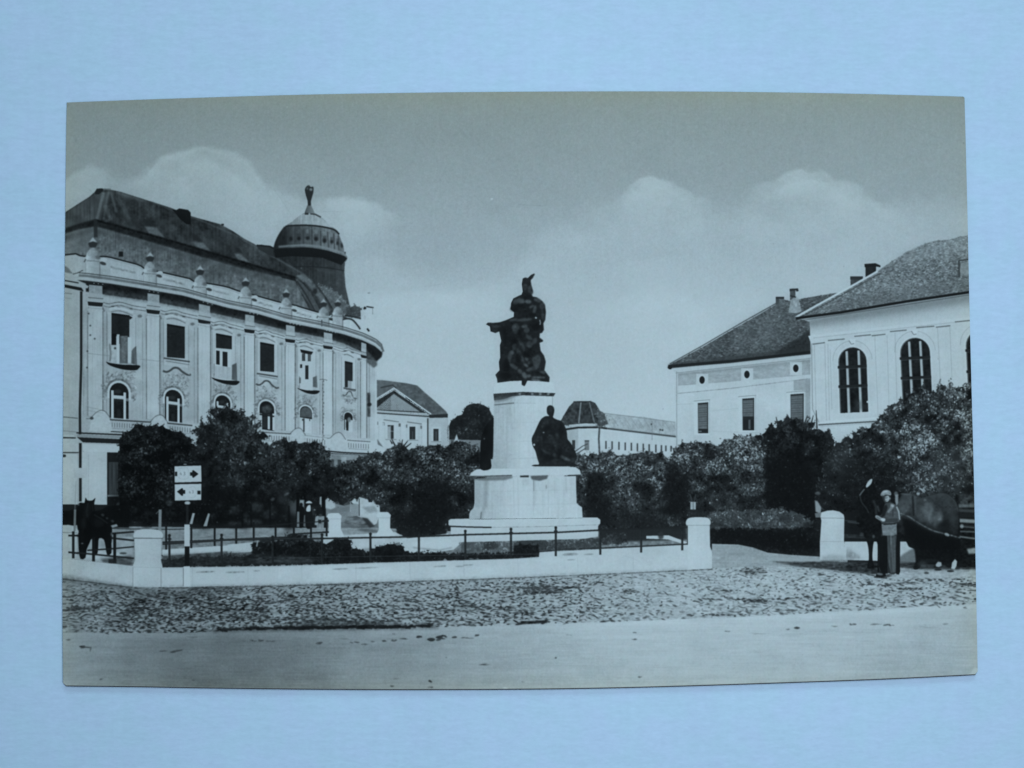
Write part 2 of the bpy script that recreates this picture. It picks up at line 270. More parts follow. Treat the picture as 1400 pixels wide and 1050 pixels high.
P([(84, 313), (104, 306), (118, 302), (129, 299), (145, 302.5), (240, 329), (330, 356), (374, 369), (403, 377.5), (405, 383), (374, 377), (330, 366.5), (240, 340.5), (145, 313), (129, 309), (106, 313), (84, 320)], 24, .93, n=[(N8, 5), (N3, 6)], soft=.8); L([(129, 300.5), (240, 331), (330, 358), (403, 379)], 2.6, 14, .9, n=[(N3, 6)], soft=.4); P([(84, 321), (129, 310), (330, 368), (400, 385), (400, 392), (330, 376), (129, 318), (84, 330)], 66, .5, soft=2, n=[(N8, 10)])
L([(129, 300), (129.5, 324)], 5, 36, .85, soft=.5); B(161, 343.5, 167, 350.5, 20, soft=.3); L([(84, 334), (88, 322)], 4, 46, .7, soft=1)
P([(403, 380), (412, 386), (424, 400), (434, 418), (440, 432), (431, 428), (420, 412), (408, 396)], 74, n=[(N3, 6)]); L(curve([(405, 384), (416, 400), (426, 418), (431, 427)]), 2.2, 36, .8)
P([(414, 373), (426, 384), (440, 402), (452, 424), (446, 430), (436, 410), (422, 392), (404, 377)], 112, .7, soft=1, n=[(N3, 8), (N8, 8)]); E(430, 398, 3, 4, 30, 0, .9, soft=.6); E(384, 360, 1.6, 1.6, 48)
part('mansard_roof', [(86, 292), (128, 262), (150, 258.5), (232, 283.5), (300, 306), (414, 373), (456, 424), (462, 438), (402, 424), (258, 385), (145, 352), (86, 348)], 2, label='dark mansard roof of the corner building')
mr = len(PARTS) - 1
part('chimney', [(234, 285.5), (256, 286.5), (260, 290), (260, 306.5), (246, 300)], 2, mr); part('chimney', [(350, 335.5), (368, 336.5), (376, 342), (377, 352), (360, 345)], 2, mr); part('chimney', [(128, 262), (131, 257.2), (139.5, 257), (134, 265)], 2, mr)
for q in ([(195, 299), (204, 300), (227, 328), (203, 320)], [(262, 319), (269, 321), (290, 346), (268, 340)], [(321, 337), (327, 339), (343, 360), (326, 357)]): part('dormer', q, 2, mr)
part('eave', [(84, 313), (129, 299), (240, 329), (330, 356), (403, 377.5), (405, 383), (330, 366.5), (240, 340.5), (129, 309), (84, 320)], 2, mr)
# dome
DM = [(374, 338), (376, 330), (381, 320), (386, 313), (391, 308), (397, 304), (404, 298), (411, 293), (416, 291), (429, 291), (436, 295), (443, 300.5), (449, 308), (457, 312), (462, 319), (466, 329), (469, 337), (470.5, 346), (474, 351), (473, 356), (469, 359), (462, 356), (440, 349), (420, 346), (395, 347), (378, 352), (373, 346)]
P(curve(DM, 3, True), lin(376, 40, 440, 104), n=[(N3, 6), (NV, 9)])
P(curve([(392, 307.5), (398, 303), (405, 297), (414, 292), (430, 292), (440, 298), (448, 307.5), (451, 311), (436, 309), (418, 307.5)], 4, True), lin(395, 118, 420, 148), n=[(N3, 4), (NV, 8)])
P([(440, 299), (449, 307), (456, 312), (448, 311), (438, 306)], 160, .6, soft=1)
L(curve([(389, 309.5), (396, 308), (420, 307.5), (440, 309.5), (456, 313.5), (463, 320)]), 2.2, 30)
L(curve([(389, 310), (382, 320), (377, 330), (374.5, 339)]), 3.4, 26, .9, soft=.4)
_m = rast(curve(DM, 3, True)); CLIP[0] = np.zeros_like(T); CLIP[0][_m[1]:_m[2], _m[3]:_m[4]] = _m[0]
for i, (x, y, sd) in enumerate(((387, 324, 0), (397, 325.5, 0), (408, 325, 0), (420, 324.5, 1), (431.5, 325.5, 1), (443, 328, 1), (453, 329.5, 1), (461, 331.5, 1), (467, 334.5, 1))):
    L([(x - 5.5, y - 13), (x - 5.5 + (x - 420) * .03, y + 9)], 1.1, 44, .7, soft=.3); L([(x - .6, y - 12), (x - .3, y - 3)], 3, 116 if sd else 80, .6, soft=.7)
    w = 2.7 * max(.45, 1 - ((x - 422) / 60) ** 2); P([(x - w, y - 6), (x + w, y - 6), (x + w * 1.2, y + 1), (x, y + 5), (x - w * 1.2, y + 1)], 52 + 8 * math.sin(i * 2.3), .6, soft=.8); E(x, y + .5, w, 2.6 + .5 * math.sin(i * 1.7), 20 + 9 * math.sin(i * 3.1) ** 2, 0, .9, soft=.8); L([(x + 3.4, y - 12), (x + 3.4, y + 4)], 1.4, 66, .5, soft=.5)
E(384, 328, 9, 22, 24, .25, .75, soft=4)
CLIP[0] = None
L(curve([(380, 337), (398, 335.5), (420, 335), (445, 338.5), (470, 346)]), 3, 126, .75, soft=.6)
P(curve([(374, 340), (398, 338.5), (420, 338), (446, 342), (470, 349.5)]) + [(474, 353), (470, 358), (466, 362), (440, 352), (400, 350), (376, 352)], 20)
L([(416, 291.8), (421, 291.8)], 2.4, 40); L([(423.5, 291.8), (430, 292.4), (438, 296.5)], 2, 52, .9)
P([(415.5, 290.5), (419.5, 280), (420.5, 279), (424.2, 279), (425.2, 281), (429.3, 290.5)], lin(415, 70, 428, 112))
P(curve([(416, 259), (418, 254.5), (421.5, 252.6), (424, 255), (427.6, 255), (427.6, 262), (425.8, 269), (424.3, 275), (424.3, 280), (420.4, 280), (419.8, 274), (417.6, 267)], 3, True), 34); E(424.4, 258.5, 2.2, 2, 128, 0, .8, soft=.4); E(419.5, 257, 1.3, 1.8, 96, 0, .7, soft=.4); E(421, 253.8, 1, 1, 60)
part('dome', DM, 2, label='ribbed metal dome with a ring of dark niches')
dm = len(PARTS) - 1
part('finial', [(415.5, 290.5), (420, 279), (416, 259), (421, 252.5), (428, 256), (424.5, 279), (429.3, 290.5)], 2, dm, 'urn-shaped finial on top of the dome')
for x, y in ((387, 324), (397, 325.5), (408, 325), (420, 324.5), (431.5, 325.5), (443, 328), (453, 329.5), (461, 331.5)): part('niche', [(x + 2.6 * math.cos(t), y + 3.6 * math.sin(t)) for t in np.arange(8) * math.pi / 4], 2, dm)
part('turret_drum', [(382, 353), (440, 351), (468, 360), (470, 376), (478, 420), (452, 418), (414, 372), (398, 363)], 2, label='dark round drum carrying the dome')
# attic parapet
ya = itp([84, 102, 110, 130, 146, 190, 200, 214, 258, 268, 283, 300, 310, 325, 346, 380, 402, 430, 440, 450, 462], [348.5, 346.5, 350, 350, 350.5, 362, 370, 370.5, 380.5, 387, 387, 390, 392, 397.5, 403, 412.5, 417, 425.5, 428, 431, 434])
P(along(ya, 84, 462) + [(470, 433), (477, 432), (484, 436), (492, 445), (497, 450), (506, 462), (513, 470)] + along(yc, 84, 513, -1)[::-1], lin(90, 148, 430, 172), n=[(N3, 3), (N16, 4), (NV, 3)])
L(along(ya, 84, 456), 2, 24, .95); L(along(ya, 140, 456, 3), 1.2, 126, .6)
L(curve([(467, 437), (474, 435.5), (481, 437), (487, 443), (492, 450)]), 2.4, 34, .9); L([(449, 436), (458, 438)], 2.4, 40, .8)
P([(86, 362), (92, 366), (98, 374), (88, 372), (85, 371)], 84, .8, soft=.6); L([(98, 374.5), (104, 373), (112, 369)], 1.4, 60, .8)
for x0, x1 in ((150, 184), (222, 252), (290, 312), (350, 372), (405, 425)):       # carved panels
    f = lambda x: float(np.interp(x, [150, 184, 250, 312, 372, 425], [364, 373, 388, 402, 419, 433]))
    L([(x, f(x) + random.uniform(-.8, .8)) for x in np.linspace(x0, x1, 9)], 2.6, 100, .5, n=[(N3, 26)], soft=.5)
URN = [(125.7, 324, 1.1), (204, 344.5, 1.), (272.5, 363, 1.), (335, 379, .95), (390.5, 395, .9), (441.8, 408.5, .85), (461.3, 408.5, .8)]
for i, (x, y, s) in enumerate(URN):
    yy = float(yc(x))
    P([(x - 9 * s, y + 26 * s), (x + 8 * s, y + 27 * s), (x + 8.5 * s, yy + 1), (x - 8 * s, yy)], lin(x - 8, 162, x + 9, 134), .9, n=[(N3, 7)]); L([(x + 8.6 * s, y + 30 * s), (x + 8.6 * s, yy)], 1.3, 86, .7)
    L([(x - 9 * s, y + 32 * s), (x - 9 * s, yy - 2)], 1, 120, .5); P(curve([(x - 9 * s, y + 27 * s), (x - 6.6 * s, y + 18 * s), (x, y + 13 * s), (x + 6.6 * s, y + 19 * s), (x + 9.5 * s, y + 27 * s)], 5), lin(x - 9, 164, x + 10, 100), n=[(N3, 9)], soft=.4); E(x - 7 * s, y + 25 * s, 2.6 * s, 2.4 * s, 176, 0, .8, soft=.5); E(x + 6 * s, y + 25 * s, 2.8 * s, 2.6 * s, 84, 0, .7, soft=.7); L([(x - 8 * s, y + 29 * s), (x + 8 * s, y + 30 * s)], 1.4, 96, .7, soft=.3)
    P(curve([(x - 4 * s, y + 12.5 * s), (x - 5.6 * s, y + 7 * s), (x, y + 3 * s), (x + 5.6 * s, y + 7 * s), (x + 3.4 * s, y + 12.5 * s)], 4), 40, soft=.4); P([(x - 5.6 * s, y + 6.6 * s), (x, y - .3 * s), (x + 5.6 * s, y + 6.6 * s), (x, y + 5 * s)], 150, soft=.5)
    L([(x - 11 * s, y + 31 * s), (x - 9 * s, y + 27 * s)], 2, 60, .7); E(x + 13.5 * s, y + 28 * s, 4 * s, 2.4 * s, 164); E(x + 12.5 * s, y + 32.5 * s, 4 * s, 2. * s, 34, .3, .85, soft=.3)
foliage([(472, 421), (484, 418), (494, 421), (496, 432), (486, 433), (472, 431)], 62, 110, .2, 1.1, seed=9, spark=0, edge=1); L([(470, 431), (482, 433), (493, 435.5)], 2.4, 26, .9, soft=.4)
P([(500, 402), (503, 398), (506, 402), (507, 420), (499.5, 420)], 176, .8, soft=.4); L([(500, 419), (510, 420.5)], 1.8, 40); E(498, 422, 2, 3, 26); E(498, 434, 1.6, 3, 26); L([(508.5, 419), (508.8, 430)], 1, 110, .8); P([(492, 424), (507, 421), (507, 466), (494, 455)], 176, .9); L([(501, 449), (504, 453)], 2.6, 40)
L([(439.3, 437), (439.3, 446)], 1.2, 40); E(503.5, 400.5, 2, 1.2, 120, 0, .8)
# cornice and the frieze in shade under it
P(along(yc, 104, 520, 4) + [(522.5, 482), (521, 488), (514.5, 494), (510, 492)] + [(x, float(yc(x)) + d) for x, d in ((502, 27), (492, 20), (470, 16.5), (440, 15), (392, 15), (300, 16), (200, 19), (150, 20), (116, 19), (116, 8))], 20, n=[(N8, 4), (N3, 5)], soft=.5); P(along(yc, 140, 492, 13) + along(yc, 140, 492, 22)[::-1], 78, .5, soft=1.6, n=[(N3, 18), (N8, 10)])
L(along(yc, 106, 521, -6) + [(523, 480)], 1.4, 60, .85); L(along(yc, 106, 521, -2.5) + [(523.5, 481)], 3.4, 92, .85, n=[(N8, 8)]); L(along(yc, 104, 519, 2.2) + [(521.5, 480)], 2.2, 156); 
P([(84, 381), (106, 384), (120, 391), (118, 394), (84, 385.6)], 150); P([(84, 388), (110, 393), (113, 398), (84, 392)], 20); L([(84, 382.6), (106, 386.5)], 1.6, 40); L([(84, 400), (97, 401.5)], 1.4, 96, .7); L([(84, 407), (96, 408)], 1.2, 118, .6)
for x0 in list(np.arange(127, 142, 6)) + list(np.arange(203, 220, 6)) + list(np.arange(277, 292, 6)) + list(np.arange(341, 352, 5)) + list(np.arange(396, 410, 4.5)) + list(np.arange(446, 462, 4)): E(x0, float(yc(x0)) + 6.3 - .006 * (x0 - 120), 1.1, .8, 150, 0, .75)
PIL = [(119, 139), (199.5, 217), (270, 286.5), (333.5, 347), (389.5, 402.5), (441.5, 454), (493, 500.5)]
for i, (a, b) in enumerate(PIL):
    w = b - a; y = float(yc((a + b) / 2)); sk = (float(yc(b)) - float(yc(a))) * .75; k = 1 - .045 * i
    B(a + w * .05, y + 8 * k, b - w * .02, y + 28 * k, lin(90, 128, 420, 146), n=[(N3, 6)], sk=sk); B(a + w * .05, y + 19 * k, b, y + 28 * k, lin(90, 146, 420, 168), .8, sk=sk, soft=.6); 
    P([(a, y + 27 * k), (b, y + 27 * k + sk), (b + .5, y + 31 * k + sk), (a - .5, y + 31 * k)], 150); P([(a - .8, y + 31 * k), (b + .6, y + 31 * k + sk), (b - .6, y + 36.5 * k + sk), (a + .3, y + 36.5 * k)], 22); L([(a, y + 39.5 * k), (b, y + 39.5 * k + sk)], 1.6, 66, .85); L([(b - .5, y + 37 * k + sk), (b + 2.5, y + 43 * k + sk)], 2.4, 74, .7)
    L([(a, y + 25.5 * k), (b + 1, y + 25.5 * k + sk)], 1.1, 66, .7)
    yy = float(yb(a)) - 4
    B(a + .5, y + 38 * k, b - .5, yy, lin(90, 162, 420, 178), .75, n=[(N16, 4), (NV, 3)]); B(b + .8, y + 40 * k, b + 3.2 * k, yy, 118, .45, soft=.8, n=[(NV, 12)]); B(a - 2.6 * k, y + 40 * k, a - .6, yy, 122, .35, soft=.8, n=[(NV, 12)])
    for xx, t, al, ww in ((a - .5, 84, .75, 1.1), (b + .3, 74, .75, 1.3), (a - 6 * k, 104, .5, 1.2), (b + 5.5 * k, 100, .5, 1.2), (a + w * .3, 132, .35, .9)): L([(xx, y + 44 * k), (xx, yy)], ww, t, al, n=[(NV, 14), (N3, 10)])
P([(500, 478), (515, 494), (515, 500), (510, 503), (502, 496)], 74, .85, soft=.8, n=[(N3, 12)])
# moulded lines of the architrave, rising over the windows
WX = [(165, 151, 179), (239.5, 227.5, 251.5), (305, 294, 316), (364.5, 355, 374.5), (418.5, 410, 427), (476.5, 470.5, 482)]
for i, (xc, a, b) in enumerate(WX):
    k = 1 - .05 * i; x0 = PIL[i][1] + 1; x1 = PIL[i + 1][0] - 1; s = (float(yc(x1)) - float(yc(x0))) / (x1 - x0) * .8; y = float(yc(xc)); g = lambda x: y + (x - xc) * s
    h = b - a
    for off, t, w_ in ((30.5, 72, 1.2), (35, 92, 1.5)): L(curve([(x0, g(x0) + off * k), (a - 3, g(a) + off * k + .5), (a + h * .2, g(a) + (off - 2.4) * k + 1), (xc, g(xc) + (off - 3.2) * k), (b - h * .15, g(b) + (off - 2) * k), (b + 4, g(b) + off * k), (x1, g(x1) + off * k)], 5), w_ * k, t, .75, n=[(N3, 16)])
    for ex in (a + 1, b - 2, xc - 2): E(ex + random.uniform(-2, 2), g(ex) + 34.5 * k, 2.6, 1.1, 44, .2, .6, soft=.4)
    L(curve([(a - 3, g(a) + 39 * k), (a + 2, g(a) + 37 * k), (xc, g(xc) + 36 * k), (b + 2, g(b) + 39.5 * k)], 5), 3 * k, 172, .9); E(b + 11 * k, g(b + 11) + 43 * k, 3.2 * k, 2.2 * k, 74, 0, .75, soft=.5)
    B(a - 5 * k, g(a) + 42 * k, b + 5 * k, g(a) + 108 * k, lin(90, 158, 420, 176), .65, sk=(b - a) * s); 
    for xx in (a - 5.4 * k, b + 5.2 * k): L([(xx, g(xx) + 46 * k), (xx, g(xx) + 110 * k)], .9, 110, .5)
    L(curve([(a - 1, g(a) + 42 * k), (xc - 2, g(xc) + 39 * k), (b + 1, g(b) + 43.5 * k)], 4), 1.2, 80, .7)
def scroll(xc, y, w, h, seed, a=.75):
    r = np.random.default_rng(seed); n = int(w * h * .12)
    xs = xc + r.uniform(-w / 2, w / 2, n); ys = y + r.uniform(0, h, n)
    E(xc, y + h / 2, w * .46, h * .5, 138, 0, .5 * a, n=[(N3, 22)], soft=1.2)
    stamps(xs, ys, r.uniform(1, 2.8, n), r.uniform(.6, 1.3, n), r.uniform(-1.2, 1.2, n), r.choice([58, 84, 104, 120, 184, 184], n), r.uniform(.3, .65, n) * a)
    for _ in range(5):
        cx, cy, q = xc + r.uniform(-w * .42, w * .42), y + r.uniform(0, h), r.uniform(1.6, 3.4); t0 = r.uniform(0, 6); L([(cx + q * math.cos(t0 + u) * (1 - u / 9), cy + q * .8 * math.sin(t0 + u) * (1 - u / 9)) for u in np.arange(0, 4.2, .5)], 1.1, r.choice([60, 78, 96]), .6 * a, soft=.3)
def shutter(x0, y0, x1, y1, sk, t=24):
    P([(x0, y0), (x1, y0 + sk), (x1, y1 + sk * .5), (x0, y1)], t, n=[(N3, 3)]); L([(x0, y0), (x1, y0 + sk)], 2.2, 12)
    for yy in np.arange(y0 + 4, y1 - 1, 2.1): L([(x0 + 1.5, yy), (x1 - 1.5, yy + sk * .7)], .7, t + 17, .5)
UW = []
def upwin(x0, y0, x1, y1, sk): UW.append((x0 - .5, y0 - .5, x1 + .5, y1, sk))
# first upper window with its balcony
shutter(151, 428.5, 175.5, 459, 3.4); P([(175, 431), (180, 434), (176, 437)], 20); B(151, 456, 157.5, 471.5, 13); B(158.3, 457, 162, 497, 176); B(162, 459, 173.6, 497, 92, n=[(N3, 8), (N8, 8), (NV, 6)]); B(161.6, 459, 163, 470, 40, .8); B(173.4, 461, 178, 496, 178); B(150.5, 472, 158, 496, 158, n=[(N3, 9)]); E(156, 476, 1.6, 1.6, 58, soft=.3)
L([(148.5, 470), (150, 484), (149, 494)], 2.2, 78, .7, soft=.6); P([(178.5, 480), (181, 476), (185, 473), (186, 499), (178, 497)], 74, .9, n=[(NV, 14)], soft=.3); upwin(151, 428.5, 178, 497, 3)
def slab(x0, x1, y, sk, h): P(curve([(x0, y), (x0 + 5, y + 1.5), ((x0 + x1) / 2, y + sk * .5 + 1.5), (x1, y + sk), (x1 - 1, y + sk + h * .5), (x1 - 6, y + sk + h * .75), ((x0 + x1) / 2, y + h + sk * .3), (x0 + 6, y + h * .6)], 4, True), 15)
slab(143.5, 189, 494.5, 5, 9); scroll(165, 507, 38, 18, 1)
shutter(227, 443.5, 251.5, 488, 4.2, 26); upwin(227, 443.5, 251, 489, 4)
shutter(294.3, 456.5, 316, 475.5, 4, 25); B(293.5, 477, 315, 518, 176, sk=2.5); B(294.5, 479, 299.3, 498, 22, sk=.7); B(303.3, 480.5, 310, 500.5, 24, sk=.8); B(293, 500, 315, 517, 150, .8, sk=2, n=[(NV, 8)]); P([(316, 499), (322.5, 496), (323.5, 521), (316, 519)], 74, .9, n=[(NV, 10)], soft=.3); L([(291.6, 497), (291.6, 514)], 1.2, 90, .6); slab(288, 325.5, 516, 5, 7.5); scroll(306, 526, 32, 13, 2); upwin(294, 456.5, 316, 518, 3.5)
shutter(354.8, 468.5, 374, 507, 3.6, 26); upwin(354.8, 468.5, 374.5, 508, 3.5)
B(409.5, 478.5, 427, 534, 172, sk=3); P([(409.5, 477.5), (427.5, 481), (425, 485), (411, 482)], 16); B(412, 483, 416.5, 493.5, 56, n=[(N3, 8)]); B(420, 484, 424.4, 494, 74); B(409.6, 498, 412.4, 503, 22); B(416.6, 499.5, 421, 518.5, 28); B(408, 516, 410.6, 524, 70, .8); P([(427, 516), (432.5, 513.5), (433.5, 530), (427, 529)], 76, .85, soft=.3, n=[(NV, 10)]); L([(408.5, 514), (408.5, 531)], 1.1, 88, .6); slab(405.5, 435.5, 530.5, 3.6, 6.5); scroll(420, 539, 26, 12, 3); upwin(410, 478, 427, 533, 3)
shutter(470.8, 494.5, 481.6, 520, 2.4, 27); B(470.8, 518, 475, 529.5, 30); B(475.5, 521, 480, 531, 140); upwin(470.8, 494.5, 481.5, 530, 2)
for x0, y0, x1, sk in ((222.5, 489.5, 258.5, 5), (350, 510.5, 379, 4.5), (469, 530.5, 486, 3)):           # sills and crests of the plain windows
    k = (x1 - x0) / 36; L([(x0, y0), (x1, y0 + sk)], 2.2, 58, .85); L([(x0 + 3, y0 + 4 * k), (x1 - 1, y0 + 4 * k + sk)], 1.4, 92, .7); xm = (x0 + x1) / 2; yv = y0 + 16 * k
    L(curve([(x0 - 1, yv + 1.5), (x0 + 4 * k, yv + 3), (x0 + 9 * k, yv + 1), (xm - 4 * k, yv - 2.5), (xm + 2, yv - 2), (xm + 8 * k, yv + 3), (x1 - 3 * k, yv + 7), (x1 + 1.5, yv + 6.5)], 5), 2.8 * k, 46, .85, soft=.3); L(curve([(xm - 7 * k, yv + 9), (xm, yv + 6), (xm + 8 * k, yv + 12)], 4), 3 * k, 182, .6); scroll(xm, yv + 4, 34 * k, 22 * k, int(x0))
L([(503.6, 537), (503.8, 570)], 4.2, 54, .9, soft=.6, n=[(N3, 14)]); E(504.5, 553, 3, 2.6, 18, 0, .9, soft=.4); L([(504, 540), (504, 550)], 3, 40, .8)
# arched windows of the lower storey
AW = [(161.5, 26, 523.5, 572, 2), (236, 23.5, 533, 576.5, 3), (303.7, 20.5, 540.5, 583, 3), (364, 20, 548.5, 588, 3), (417.6, 16.5, 555.5, 591, 2.5), (475.8, 11.4, 564, 589, 2)]
for i, (xc, w, t, b, sk) in enumerate(AW):
    k = w / 26; scroll(xc, t - 12 * k, w * 1.5, 14 * k, 20 + i, .8)
    L([(q[0], q[1]) for q in arch(xc, w + 8 * k, t - 5 * k, t + 22 * k, sk)[1:-1]], 2.6 * k, 82, .65, soft=.4, n=[(N3, 22)]); L([(q[0], q[1]) for q in arch(xc, w + 3 * k, t - 1.5 * k, t + 22 * k, sk)], 3 * k, 182, .95)
    for sg in (-1, 1): scroll(xc + sg * (w / 2 + 7 * k), t + 2, 7 * k, 24 * k, 40 + i * 2 + sg, .8)
    P(arch(xc, w, t, b, sk), 20, n=[(N3, 4)])
    def bb(x0, y0, x1, y1, tone, al=1): B(xc + x0 * k, t + y0 * k, xc + x1 * k, t + y1 * k, tone, al, sk=sk * (x1 - x0) * k / w)
    if i < 3:
        bb(-11, 10, -7.4, 49 if i else 48.5, 180); bb(6, 13, 9.4, 50, 182); bb(-11, 16.5, 9, 21.5, 178); bb(-7.4, 21, 6, 25, 46, .4); E(xc - 2 * k, t + 12 * k, 5 * k, 3 * k, 40, soft=.8); bb(9.4, 21, 13, 25, 120, .8)
        bb(-3, 36, 2, 47, 34, .6)
    elif i == 3: E(xc, t + 11, 7, 5, 66, soft=1.5, n=[(N3, 14)]); bb(-14, 21, -8.5, 50, 168); bb(1.5, 24, 5.5, 50, 180); bb(10, 22, 13.5, 52, 180); bb(-7, 27, 1, 48, 44, .7); L([(xc - 10, t + 18), (xc + 10, t + 21)], 2, 30)
    elif i == 4: P(arch(xc, w - 1, t + 1, t + 15, 1.5), 76, n=[(N3, 5)]); bb(-13, 24, 13, 56, 174); bb(-6, 26, -3, 55, 50); bb(7, 26, 9, 32, 70); bb(-8.5, 27, -6, 31, 40); bb(-1, 28, 6, 56, 180)
    else: bb(0, 22, 13, 60, 172); bb(-11, 22, -7, 58, 170); bb(-8, 30, 0, 48, 24); E(xc + 1, t + 10, 2.5, 3.5, 108, soft=.6)
scroll(476, 541, 20, 8, 77, .7)
# balustrade, ledge
L(along(yb, 148, 207, 0), 2, 48, .85); L(along(yb, 226, 262), 2, 54, .85); L(along(yb, 355, 398), 1.8, 70, .8); L(along(yb, 413, 447), 1.4, 118, .6); L(along(yb, 474, 506), 1.6, 84, .8)
for a, b in ((152, 205), (228, 262), (357, 398), (416, 446), (476, 504)):
    for x in np.arange(a, b, 3.4): L([(x, float(yb(x)) + 3.5), (x, float(yb(x)) + 10)], 1.3, 74, .62)
    L([(a, float(yb(a)) + 11.5), (b, float(yb(b)) + 11.5)], 1, 112, .7)
for x, s in ((136, 1.15), (216, 1), (406, .85), (461, .85)):
    y = float(yb(x)); P(curve([(x - 13 * s, y + 16), (x - 11 * s, y + 1), (x - 6 * s, y - 7 * s), (x, y - 10 * s), (x + 6 * s, y - 8 * s), (x + 11 * s, y), (x + 14 * s, y + 16)], 4), 166, n=[(N3, 5)], soft=.4); L(curve([(x - 17 * s, y - 1), (x - 12 * s, y - 1.5), (x - 6 * s, y - 7.5 * s), (x, y - 10.5 * s), (x + 6 * s, y - 9 * s), (x + 13 * s, y + 1)], 4), 1.3, 80, .7)
E(124, 572, 2.6, 2, 60, soft=.4); L([(84, 570), (105, 572)], 1.4, 70, .8); L([(84, 589), (104, 591)], 1.4, 104, .6); L([(116, 556), (140, 561)], .8, 110, .5); L([(116, 561), (140, 565)], .8, 110, .5); L([(118, 483), (150, 486.5)], .9, 110, .6); L([(190, 491), (222, 494.5)], .9, 112, .6)
for x, y in ((119.7, 428.5), (122, 445), (122, 458), (128, 463), (118, 480), (117.5, 502.5)): E(x, y, 1.4, 1.3, 50, 0, .8, soft=.3)
L(along(yl, 103, 180), 2, 36); P([(104, 594), (180, 597), (176, 600), (104, 598)], 120, .8); P([(104, 598), (172, 601), (168, 607), (112, 605)], 24); L([(84, 598.5), (102, 599)], 1.6, 26); L([(150, 590), (180, 592)], 1.3, 34, .9)
L([(446, 617), (470, 619), (500, 620.5), (521, 620.5)], 2, 40); L([(446, 620), (500, 623)], 2, 64, .8); P([(515, 600), (524, 612), (516, 608)], 60, .7, soft=.4); P([(84, 594.5), (100, 595), (100, 598), (84, 597.5)], 160)
L(curve([(436, 519), (441, 518.6), (447, 520)]), 1, 60, .7)
for yy in range(521, 606, 5): E(440.5 + (yy % 3) * .7, yy, .9, 1.3, 70, 0, .7)
L([(440, 521), (440.3, 606)], .8, 96, .6); L([(443, 522), (443, 572)], .6, 110, .4)
# ground floor
P([(111, 607), (162, 609), (161, 619), (113, 618)], 174); L([(112, 618.5), (160, 619.5)], 1.3, 40, .8); B(111, 618, 145, 702, 168, n=WALL); B(119, 622, 119.8, 690, 140, .6)
B(84, 600, 105, 618, 164, n=WALL); L([(84, 619), (106, 619)], 1.6, 50); B(86, 621, 104, 702, 168, n=WALL); E(86.5, 623.5, 2.3, 2, 36); B(84, 619, 86, 700, 110, .7)
B(145, 619, 200, 702, 22); B(147, 632, 160, 678, 54, n=[(NV, 8)]); B(145.5, 677, 161, 679.5, 120, .9); P([(162, 604), (300, 612), (448, 618), (448, 735), (162, 735)], 20); P([(448, 622), (520, 624), (520, 735), (448, 735)], 60, n=[(N8, 14)]); P([(448, 621), (500, 623), (522, 622), (522, 632), (448, 628)], 142, .8, n=[(N8, 10)])
for x0, x1, t in ((446, 452, 150), (456, 461, 128), (466, 473, 156), (478, 484, 120), (490, 497, 130)): B(x0, 625, x1, 655, t, .8, n=[(N8, 14)], soft=.5)
L([(109.6, 398), (109.5, 500), (107.7, 560), (108, 594)], 3.4, 20, .95); L([(108.4, 606), (108.2, 640)], 3.6, 22); L([(108.4, 654), (108.4, 686)], 3.6, 26); B(99, 640, 118, 653.5, 158, .9, n=WALL)
cb = part('corner_building', [(84, 379), (105, 379)] + [(x, float(yc(x))) for x in (118, 150, 200, 250, 310, 350, 392, 440, 470, 495, 513)] + [(522, 478), (521, 488), (515, 494), (516, 600), (522, 614), (522, 700), (84, 700)], 2, label='ornate white two-storey corner building left of the monument')
part('cornice', along(yc, 104, 521, -7, 20) + [(523, 482), (519, 490)] + along(yc, 104, 508, 20, 20)[::-1], 2, cb)
for q in UW: part('window', box(q[0], q[1], q[2], q[3], q[4]), 2, cb)
for xc, w, t, b, sk in AW: part('window', arch(xc, w, t, b, sk), 2, cb, 'arched window')
for a, b in PIL: part('pilaster', [(a, yc(a) + 36), (b, yc(b) + 36), (b, yb(b) - 4), (a, yb(a) - 4)], 2, cb)
for x0, x1, y, sk in ((143.5, 189, 494, 5), (288, 325.5, 515.5, 5), (405.5, 435.5, 530, 4)): part('balcony', [(x0, y), (x1, y + sk - 18), (x1, y + sk + 4), (x0 + 22, y + 9), (x0, y + 4)], 2.5, cb)
part('drain_pipe', [(107.8, 398), (111.3, 398), (110, 686), (106.4, 686)], 2.5, cb); part('door', box(145, 619, 161, 680), 2, cb)
at = part('attic_parapet', along(ya, 84, 462, 0, 12) + [(477, 432), (484, 436), (492, 442), (498, 447)] + along(yc, 84, 498, -7, 20)[::-1], 2.6, label='white attic parapet with ball-topped pedestals')
for x, y, s in URN: part('pedestal', [(x - 8 * s, yc(x) - 8), (x - 9 * s, y + 22 * s), (x - 6 * s, y + 8 * s), (x, y), (x + 6 * s, y + 8 * s), (x + 9 * s, y + 22 * s), (x + 8 * s, yc(x) - 8)], 2.6, at)
